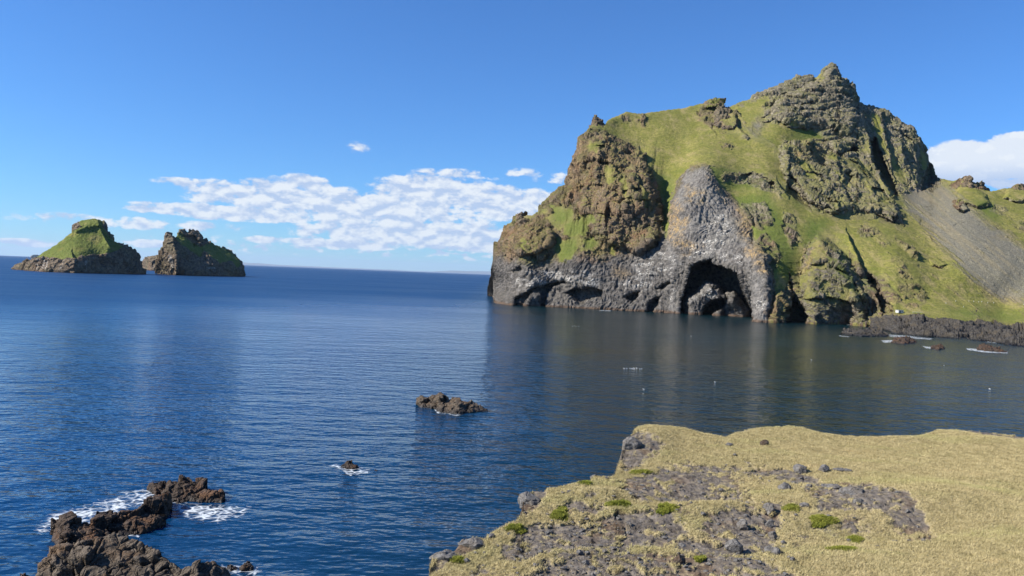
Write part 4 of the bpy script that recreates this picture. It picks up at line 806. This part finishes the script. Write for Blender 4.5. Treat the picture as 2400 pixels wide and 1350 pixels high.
def ground_at(px, py):
    """point of the plateau surface seen in that direction"""
    i = np.argmin((PPX-px)**2+(PPY-py)**2); return PP.reshape(-1, 3)[i].copy()

def blade_material(name, c0, c1):
    m, t, b, o = new_mat(name); g = t.new('ShaderNodeNewGeometry'); n = t.noise(g.outputs['Position'], 3.0, 4); n2 = t.noise(g.outputs['Position'], 40, 2)
    c = t.mix(t.ramp(t.math('ADD', t.math('MULTIPLY', n, .5), t.math('MULTIPLY', n2, .5)), .38, .62), c0, c1)
    big = t.noise(t.mapping(g.outputs['Position'], (.6, 1.5, 1)), .45, 5, .65); c = t.mix(t.ramp(big, .50, .68, 0, .55), c, tuple(x*y for x, y in zip(c1, (.74, .84, .66)))); c = t.mix(t.ramp(big, .40, .30, 0, .4), c, tuple(x*y for x, y in zip(c1, (1.1, .98, .95)))); t.l.new(c, b.inputs['Base Color']); b.inputs['Roughness'].default_value = .8; b.inputs['Specular IOR Level'].default_value = .15
    return m
M_DRY = blade_material('dry_grass_blades', (.275, .23, .105), (.485, .405, .21))
M_MOSS = blade_material('green_moss', (.12, .14, .02), (.27, .27, .045))
def blades(base, h, wd, lean, seed):
    r = np.random.RandomState(seed); n = len(base); a = r.rand(n)*2*math.pi; hh = h*(.5+r.rand(n)); wv = wd*(.6+.8*r.rand(n))
    dx, dy = np.cos(a)*wv, np.sin(a)*wv; la = r.rand(n)*2*math.pi; ll = lean*hh*(.3+r.rand(n))
    v0 = base+np.stack([-dx, -dy, -0.01+0*dx], -1); v1 = base+np.stack([dx, dy, -0.01+0*dx], -1); v2 = base+np.stack([np.cos(la)*ll+.3*hh, np.sin(la)*ll, hh], -1)
    return np.stack([v0, v1, v2], 1).reshape(-1, 3), np.arange(3*n).reshape(-1, 3)
def grass():
    r = np.random.RandomState(5); area = np.linalg.norm(np.cross(PP[1:, :-1]-PP[:-1, :-1], PP[:-1, 1:]-PP[:-1, :-1]), axis=-1)
    dist = PP[:-1, :-1, 1]; ok = (PPY[:-1, :-1] < 1400) & (PPX[:-1, :-1] < 2450) & (PPX[:-1, :-1] > 980)
    wgt = area*ok*(1-RK[:-1, :-1])**1.5; pr = (wgt/wgt.sum()).ravel(); N = 480000
    idx = r.choice(pr.size, N, p=pr); iy, ix = np.divmod(idx, PP.shape[1]-1); u, v = r.rand(N, 1), r.rand(N, 1)
    b = PP[iy, ix]*(1-u)*(1-v)+PP[iy, ix+1]*u*(1-v)+PP[iy+1, ix]*(1-u)*v+PP[iy+1, ix+1]*u*v
    V, Fc = blades(b, .045, .006, 1.3, 3); o = mesh_obj('grass', V, Fc, M_DRY, smooth=False); tag(o, 'short dry yellow grass covering the near plateau', 'grass', kind='stuff')
grass()

# ------------------------------------------------------------------ boulders and moss on the plateau
def icos(sub=4):
    import bmesh
    bm = bmesh.new(); bmesh.ops.create_icosphere(bm, subdivisions=sub, radius=1); V = np.array([v.co[:] for v in bm.verts]); Fc = np.array([[v.index for v in f.verts] for f in bm.faces]); bm.free(); return V, Fc
ICV, ICF = icos(5)
def boulder(label, px, py, wpx, hpx, mat, seed, flat=1.0, name='boulder', group=None, tilt=0.0, cat='rock', sink=.35):
    c = ground_at(px, py); s = c[1]/F; rx, rz = wpx*s/2, hpx*s*.62; V = ICV.copy(); r = np.random.RandomState(seed)
    # cut the ball with random planes -> angular stone
    for k in range(13):
        n = r.normal(size=3); n /= np.linalg.norm(n); d = .62+.25*r.rand(); q = V@n; over = q > d; V[over] -= ((q[over]-d)[:, None])*n
    V = V*np.array([rx*1.12, rx*.85*flat, rz*1.15]); V = V+ICV*(rx*(.10*blocks(V/(rx*.8)+seed)+.05*fbm(V/(rx*.3)+seed, 3)))[:, None]
    V = V@np.array(Euler((0, math.radians(tilt), r.rand()*6.28)).to_matrix()).T
    o = mesh_obj(name, V, ICF, mat, smooth=True); o.location = (c[0], c[1], c[2]+rz*sink); tag(o, label, cat, group); return o
GB = 'loose stones on the near plateau'
B = [('lone dark boulder on the grass near the plateau rim', 1790, 1047, 22, 13, 1), ('grey boulder split by a dark crack, leftmost of three in a row on the grass', 1876, 1108, 34, 20, 0), ('pointed triangular grey stone in the middle of the row of three', 1931, 1110, 28, 17, 0),
 ('long flat grey slab at the right end of the row of three stones', 1974, 1110, 40, 6, 0), ('rounded grey boulder below the row of three stones', 1838, 1146, 34, 18, 0), ('square grey stone standing at the top of the stone column in the gravel', 1800, 1202, 28, 24, 0),
 ('grey stone in the middle of the stone column in the gravel', 1806, 1230, 24, 20, 0), ('grey stone at the foot of the stone column in the gravel', 1812, 1256, 26, 18, 0), ('large angular grey boulder with a sharp upper corner, lower middle of the plateau', 1720, 1292, 42, 32, 0),
 ('flat-topped grey boulder at the edge of the grass, right of the angular one', 1812, 1297, 40, 20, 0), ('small grey stone in the grass close to the lower border', 1857, 1320, 16, 10, 0), ('broken grey stone lying left of the stone column', 1740, 1236, 30, 26, 0),
 ('small blue-grey stone pressed into the grass near the rim', 1708, 1047, 20, 6, 0), ('tiny grey stone on the grass below the rim', 1722, 1072, 10, 6, 0), ('dark lumpy stone left of the large angular boulder', 1592, 1318, 34, 22, 1), ('flat grey stone left of the green moss at the right dark patch', 1885, 1195, 22, 12, 0),
 ('low grey rock at the top of the right dark patch', 1950, 1142, 46, 12, 0), ('broad grey rock in the centre of the right dark patch', 1995, 1165, 60, 18, 0), ('grey rock at the lower side of the right dark patch', 2010, 1188, 30, 16, 0), ('grey block at the end of the dark strip above the rounded boulder', 1862, 1128, 22, 8, 0),
 ('upright pale grey block standing on the rim above the cliff', 1393, 1110, 18, 16, 0)]
for i, (lb, px, py, wp, hp, dk) in enumerate(B):
    boulder(lb, px, py, wp, hp, M_DARKB if dk else M_BOULDER, 20+i, group=GB, tilt=0)
def pebbles():
    r = np.random.RandomState(31); c8, f8 = icos(1); m_ = (RK*.8+CL*.35)[:, :]*(PPY < 1400)*(PPX > 1000); pr = m_.ravel()/m_.sum(); N = 900
    idx = r.choice(pr.size, N, p=pr); base = PP.reshape(-1, 3)[idx]; sz = .02+.055*r.rand(N)**3; Vs = []; Fs = []
    for k in range(N):
        v = c8*(1+.25*r.normal(size=(len(c8), 1)))*sz[k]*np.array([1.3, 1, .7]); an = r.rand()*6.28; ca, sa_ = math.cos(an), math.sin(an)
        v = np.stack([v[:, 0]*ca-v[:, 1]*sa_, v[:, 0]*sa_+v[:, 1]*ca, v[:, 2]], -1)+base[k]+[0, 0, sz[k]*.3]; Vs.append(v); Fs.append(f8+k*len(c8))
    o = mesh_obj('gravel', np.concatenate(Vs), np.concatenate(Fs), M_BOULDER, smooth=False); tag(o, 'loose grey gravel and small stones on the bare ground of the plateau', 'gravel', kind='stuff')
pebbles()
RBL = [('tall pale grey rock block at the plateau rim, highest on the left edge', 1238, 1175, 50, 46), ('flat-topped grey rock block on the rim, lower left', 1108, 1275, 62, 34), ('rounded grey rock block at the lower left end of the rim', 1040, 1302, 56, 28), ('dark grey rock bulge on the rim below the grassy knoll', 1476, 1058, 44, 50)]
for i, (lb, px, py, wp, hp) in enumerate(RBL): boulder(lb, px, py, wp*1.15, hp*.62, M_BOULDER, 60+i, sink=.1, flat=1.2, name='rim_rock', group='rock blocks along the plateau rim')
MOSS = [('bright green moss clump near the left rim, beside the grey gravel', 1310, 1212, 36, 22), ('bright green moss clump right of the long grey gravel bed', 1562, 1204, 44, 20), ('wide yellow-green moss cushion below the right dark patch', 1928, 1221, 60, 16), ('small green moss clump right of the wide cushion', 2004, 1250, 32, 14),
 ('low olive moss strip in the grass nearest the lower border', 1975, 1290, 62, 10), ('yellow-green moss patch left of the wide cushion', 1855, 1200, 36, 12), ('reddish-green moss clump by the rim, lower left', 1208, 1246, 44, 14), ('thin green moss strip under the grassy knoll', 1500, 1104, 50, 8),
 ('small green moss tuft above the bright clump at the left', 1318, 1196, 16, 12), ('round yellow-green moss ball at the lower border', 1640, 1308, 22, 12), ('small green moss patch near the upper left rim', 1372, 1137, 28, 9), ('flat yellow-green moss patch above the long gravel bed', 1452, 1192, 56, 10), ('green moss patch at the lower left corner of the plateau', 1072, 1314, 28, 12)]
for i, (lb, px, py, wp, hp) in enumerate(MOSS):
    r = np.random.RandomState(90+i); n = int(wp*hp*6); a = r.rand(n)*6.283; rr = np.sqrt(r.rand(n)); qx = px+np.cos(a)*rr*wp/2; qy = py+np.sin(a)*rr*hp/2
    rr *= 1+.25*np.sin(a*3+i); b = on_plane(px+np.cos(a)*rr*wp/2, py+np.sin(a)*rr*hp/2, ground_at(px, py)[2])
    qx, qy = px+np.cos(a)*rr*wp/2, py+np.sin(a)*rr*hp/2; jx = np.clip(((qx-900)/1800*(PP.shape[1]-1)).astype(int), 0, PP.shape[1]-1); yy = PPY[0, jx]; jy = np.clip((np.clip((qy-yy)/(1560-yy), 0, 1)**(1/1.1)*(PP.shape[0]-1)).astype(int), 0, PP.shape[0]-1)
    b = PP[jy, jx].copy(); mz = np.median(b[:, 2]); b[:, 2] = np.clip(b[:, 2], mz-.04, mz+.05); b[:, :2] += (r.rand(n, 2)-.5)*.06; b[:, 2] += .035*np.clip(1-rr**2, 0, 1); V, Fc = blades(b, .04, .016, .9, i); o = mesh_obj('moss_clump', V, Fc, M_MOSS, smooth=False); tag(o, lb, 'moss', 'green moss clumps on the near plateau')

# ------------------------------------------------------------------ gulls, walker, markers, hut
M_WHITE = simple('white_plumage', (.8, .8, .78), .6, .03); M_GREYF = simple('grey_wing', (.35, .37, .40), .6, .05); M_DARK = simple('dark_cloth', (.02, .022, .028), .8, .1); M_SKIN = simple('skin', (.45, .28, .2), .6, .05); M_BEAK = simple('yellow_beak', (.7, .45, .05), .5, .05)
def skin_mesh(name, pts, edges, radii, mat, parent=None, sub=2):
    me = bpy.data.meshes.new(name); me.from_pydata(pts, edges, []); o = link(bpy.data.objects.new(name, me))
    mod = o.modifiers.new('skin', 'SKIN')
    for v, rd in zip(me.skin_vertices[0].data, radii): v.radius = (rd, rd) if not isinstance(rd, tuple) else rd
    me.skin_vertices[0].data[0].use_root = True
    ss = o.modifiers.new('sub', 'SUBSURF'); ss.levels = ss.render_levels = sub
    me.materials.append(mat); o.parent = parent; return o
def gull():
    root = link(bpy.data.objects.new('gull', None))
    skin_mesh('body', [(-.22, 0, .10), (-.1, 0, .09), (.05, 0, .09), (.16, 0, .13), (.22, 0, .21), (.26, 0, .235)], [(i, i+1) for i in range(5)], [.02, .07, .09, .06, .04, .035], M_WHITE, root)
    skin_mesh('beak', [(.28, 0, .235), (.33, 0, .225)], [(0, 1)], [.012, .005], M_BEAK, root, 1)
    for s in (-1, 1): skin_mesh('wing', [(.10, .065*s, .14), (-.05, .075*s, .14), (-.26, .03*s, .15)], [(0, 1), (1, 2)], [(.03, .015), (.045, .02), (.012, .008)], M_GREYF, root, 1)
    return root
gp = gull()
def place_gull(i, px, py, label, group):
    if i == 0: o = gp
    else:
        o = gp.copy(); scene.collection.objects.link(o)
        for ch in [c for c in bpy.data.objects if c.parent == gp]:
            c = ch.copy(); scene.collection.objects.link(c); c.parent = o
    c = on_plane(px, py, 0); o.location = (c[0], c[1], -.03); o.rotation_euler = (0, 0, 2.5+.8*math.sin(i*7.3)); sc = .8; o.scale = (sc, sc, sc); tag(o, label, 'gull', group)
gi = 0
ORD = ['first', 'second', 'third', 'fourth', 'fifth', 'sixth', 'seventh', 'eighth', 'ninth', 'last']
for k, (px, py) in enumerate([(1463,864),(1469,864),(1477,864),(1482,864.5),(1485,862.5),(1487,865),(1492,863.5),(1500,865.5),(1504,865)]):
    place_gull(gi, px, py, ORD[k]+' gull from the left in the line of nine gulls off the cliff', 'nine gulls floating in a line'); gi += 1
for k, (px, py) in enumerate([(1342,765),(1346,763.5),(1350,766),(1357,765)]):
    place_gull(gi, px, py, ORD[k]+' gull from the left in the small flock nearest the cliff', 'small flock of gulls by the cliff'); gi += 1
for px, py, lb in [(1902,844,'white gull floating alone in front of the second rounded cliff'), (2213,857,'white gull floating alone on the blue water at the right'), (1676,896,'lone gull floating below and right of the line of nine'), (1620,788,'lone gull floating below the right side of the cave arch'),
                   (1292,760,'lone gull floating left of the small flock by the cliff'), (2320,912,'lone gull floating between the plateau and the lava shore at the right'), (1509,913,'lone gull floating closest to the grassy knoll of the near plateau')]:
    place_gull(gi, px, py, lb, 'single gulls on the bay'); gi += 1

def person():
    root = link(bpy.data.objects.new('person', None))
    b = skin_mesh('body', [(0, 0, .95), (0, 0, 1.2), (0, 0, 1.42), (0, 0, 1.52), (0, .01, 1.66), (-.09, 0, .9), (-.11, .12, .5), (-.12, .05, .06), (.09, 0, .9), (.11, -.12, .5), (.12, -.22, .07), (-.19, 0, 1.4), (-.25, -.05, 1.13), (-.22, -.15, .9), (.19, 0, 1.4), (.25, .05, 1.13), (.22, -.02, .88)],
        [(0, 1), (1, 2), (2, 3), (3, 4), (0, 5), (5, 6), (6, 7), (0, 8), (8, 9), (9, 10), (2, 11), (11, 12), (12, 13), (2, 14), (14, 15), (15, 16)], [.15, .15, .15, .06, .11, .1, .07, .05, .1, .07, .05, .07, .05, .035, .07, .05, .035], M_SKIN, root)
    skin_mesh('jacket', [(0, 0, .9), (0, 0, 1.2), (0, 0, 1.43), (-.2, 0, 1.4), (-.26, -.05, 1.13), (-.23, -.14, .93), (.2, 0, 1.4), (.26, .05, 1.13), (.23, -.02, .92)], [(0, 1), (1, 2), (2, 3), (3, 4), (4, 5), (2, 6), (6, 7), (7, 8)], [.18, .175, .17, .09, .07, .055, .09, .07, .055], M_DARK, root)
    skin_mesh('trousers', [(0, 0, .95), (-.09, 0, .88), (-.11, .12, .5), (-.12, .05, .1), (.09, 0, .88), (.11, -.12, .5), (.12, -.22, .11)], [(0, 1), (1, 2), (2, 3), (0, 4), (4, 5), (5, 6)], [.165, .12, .09, .075, .12, .09, .075], M_DARK, root)
    skin_mesh('hair', [(0, .02, 1.72), (0, .03, 1.77)], [(0, 1)], [.11, .08], M_DARK, root)
    return root
pr = person(); h = hit(2288, 733)
if h: pr.location = h
tag(pr, 'person in dark clothes walking alone on the green strip above the lava shore', 'person')
M_PAINT = simple('white_paint', (.5, .5, .47), .5, .03); M_ROOF = simple('grey_roof', (.3, .31, .32), .6, .1)
def box(name, dims, loc, mat, parent=None, rz=0.0, bev=0.03):
    import bmesh
    me = bpy.data.meshes.new(name); bm = bmesh.new(); bmesh.ops.create_cube(bm, size=1.0)
    for v in bm.verts: v.co = Vector((v.co.x*dims[0], v.co.y*dims[1], v.co.z*dims[2]))
    bmesh.ops.bevel(bm, geom=bm.edges[:], offset=bev, segments=2, affect='EDGES'); bm.to_mesh(me); bm.free()
    o = link(bpy.data.objects.new(name, me)); me.materials.append(mat); o.location = loc; o.rotation_euler = (0, 0, rz); o.parent = parent; return o
mp = link(bpy.data.objects.new('marker_post', None)); box('post', (.16, .16, .7), (0, 0, .4), M_PAINT, mp); box('cap', (.2, .2, .08), (0, 0, .72), M_PAINT, mp)
for i, (px, py) in enumerate([(2217,712),(2240,707),(2258,720.5),(2271,707),(2282,708),(2294,709),(2301,709),(2315,711),(2329,711),(2399,715)]):
    h = hit(px, py)
    if h is None: continue
    if i == 0: o = mp
    else:
        o = mp.copy(); scene.collection.objects.link(o)
        for ch in [c for c in bpy.data.objects if c.parent == mp]: c = ch.copy(); scene.collection.objects.link(c); c.parent = o
    o.location = h
    tag(o, ORD[i]+' small white marker post from the left in the row across the grass', 'post', 'white marker posts on the grass')
h = hit(2108, 733)
if h:
    hut = link(bpy.data.objects.new('hut', None)); hut.location = h; hut.rotation_euler = (0, 0, .3)
    box('wall', (3.2, 2.2, 1.3), (0, 0, .6), M_PAINT, hut); box('roof', (3.5, 2.5, .18), (0, 0, 1.34), M_ROOF, hut); box('door', (.7, .06, 1.1), (-.6, -1.12, .56), M_DARK, hut); box('window', (.6, .05, .45), (.7, -1.12, .8), M_DARK, hut)
    tag(hut, 'small low white hut at the foot of the cliff where the grass begins', 'hut')
    fc = link(bpy.data.objects.new('fence', None)); fc.location = h+Vector((6, -2, 0)); fc.rotation_euler = (0, 0, -.1)
    for k in range(8): box('post', (.12, .12, 1.0), (k*1.9, 0, .4), M_PAINT, fc)
    box('rail', (13.6, .07, .14), (6.65, .1, .75), M_PAINT, fc)
    tag(fc, 'low pale fence running right from the small white hut', 'fence')

# ------------------------------------------------------------------ haze
HAZE = True
if HAZE:
    m = bpy.data.materials.new('haze_air'); m.use_nodes = True; t = NT(m.node_tree)
    for n in list(t.n): t.n.remove(n)
    v = t.new('ShaderNodeVolumePrincipled'); v.inputs['Color'].default_value = (0.62, 0.78, 1.0, 1); v.inputs['Density'].default_value = 1.3e-5; v.inputs['Anisotropy'].default_value = 0.1
    o_ = t.new('ShaderNodeOutputMaterial'); t.l.new(v.outputs[0], o_.inputs['Volume'])
    X, y0, y1, z0, z1 = 85000., -1000., 85000., -10., 900.
    V = [(-X, y0, z0), (X, y0, z0), (X, y1, z0), (-X, y1, z0), (-X, y0, z1), (X, y0, z1), (X, y1, z1), (-X, y1, z1)]
    o = mesh_obj('haze', V, [(0, 3, 2, 1), (4, 5, 6, 7), (0, 1, 5, 4), (1, 2, 6, 5), (2, 3, 7, 6), (3, 0, 4, 7)], m, smooth=False); tag(o, kind='stuff')
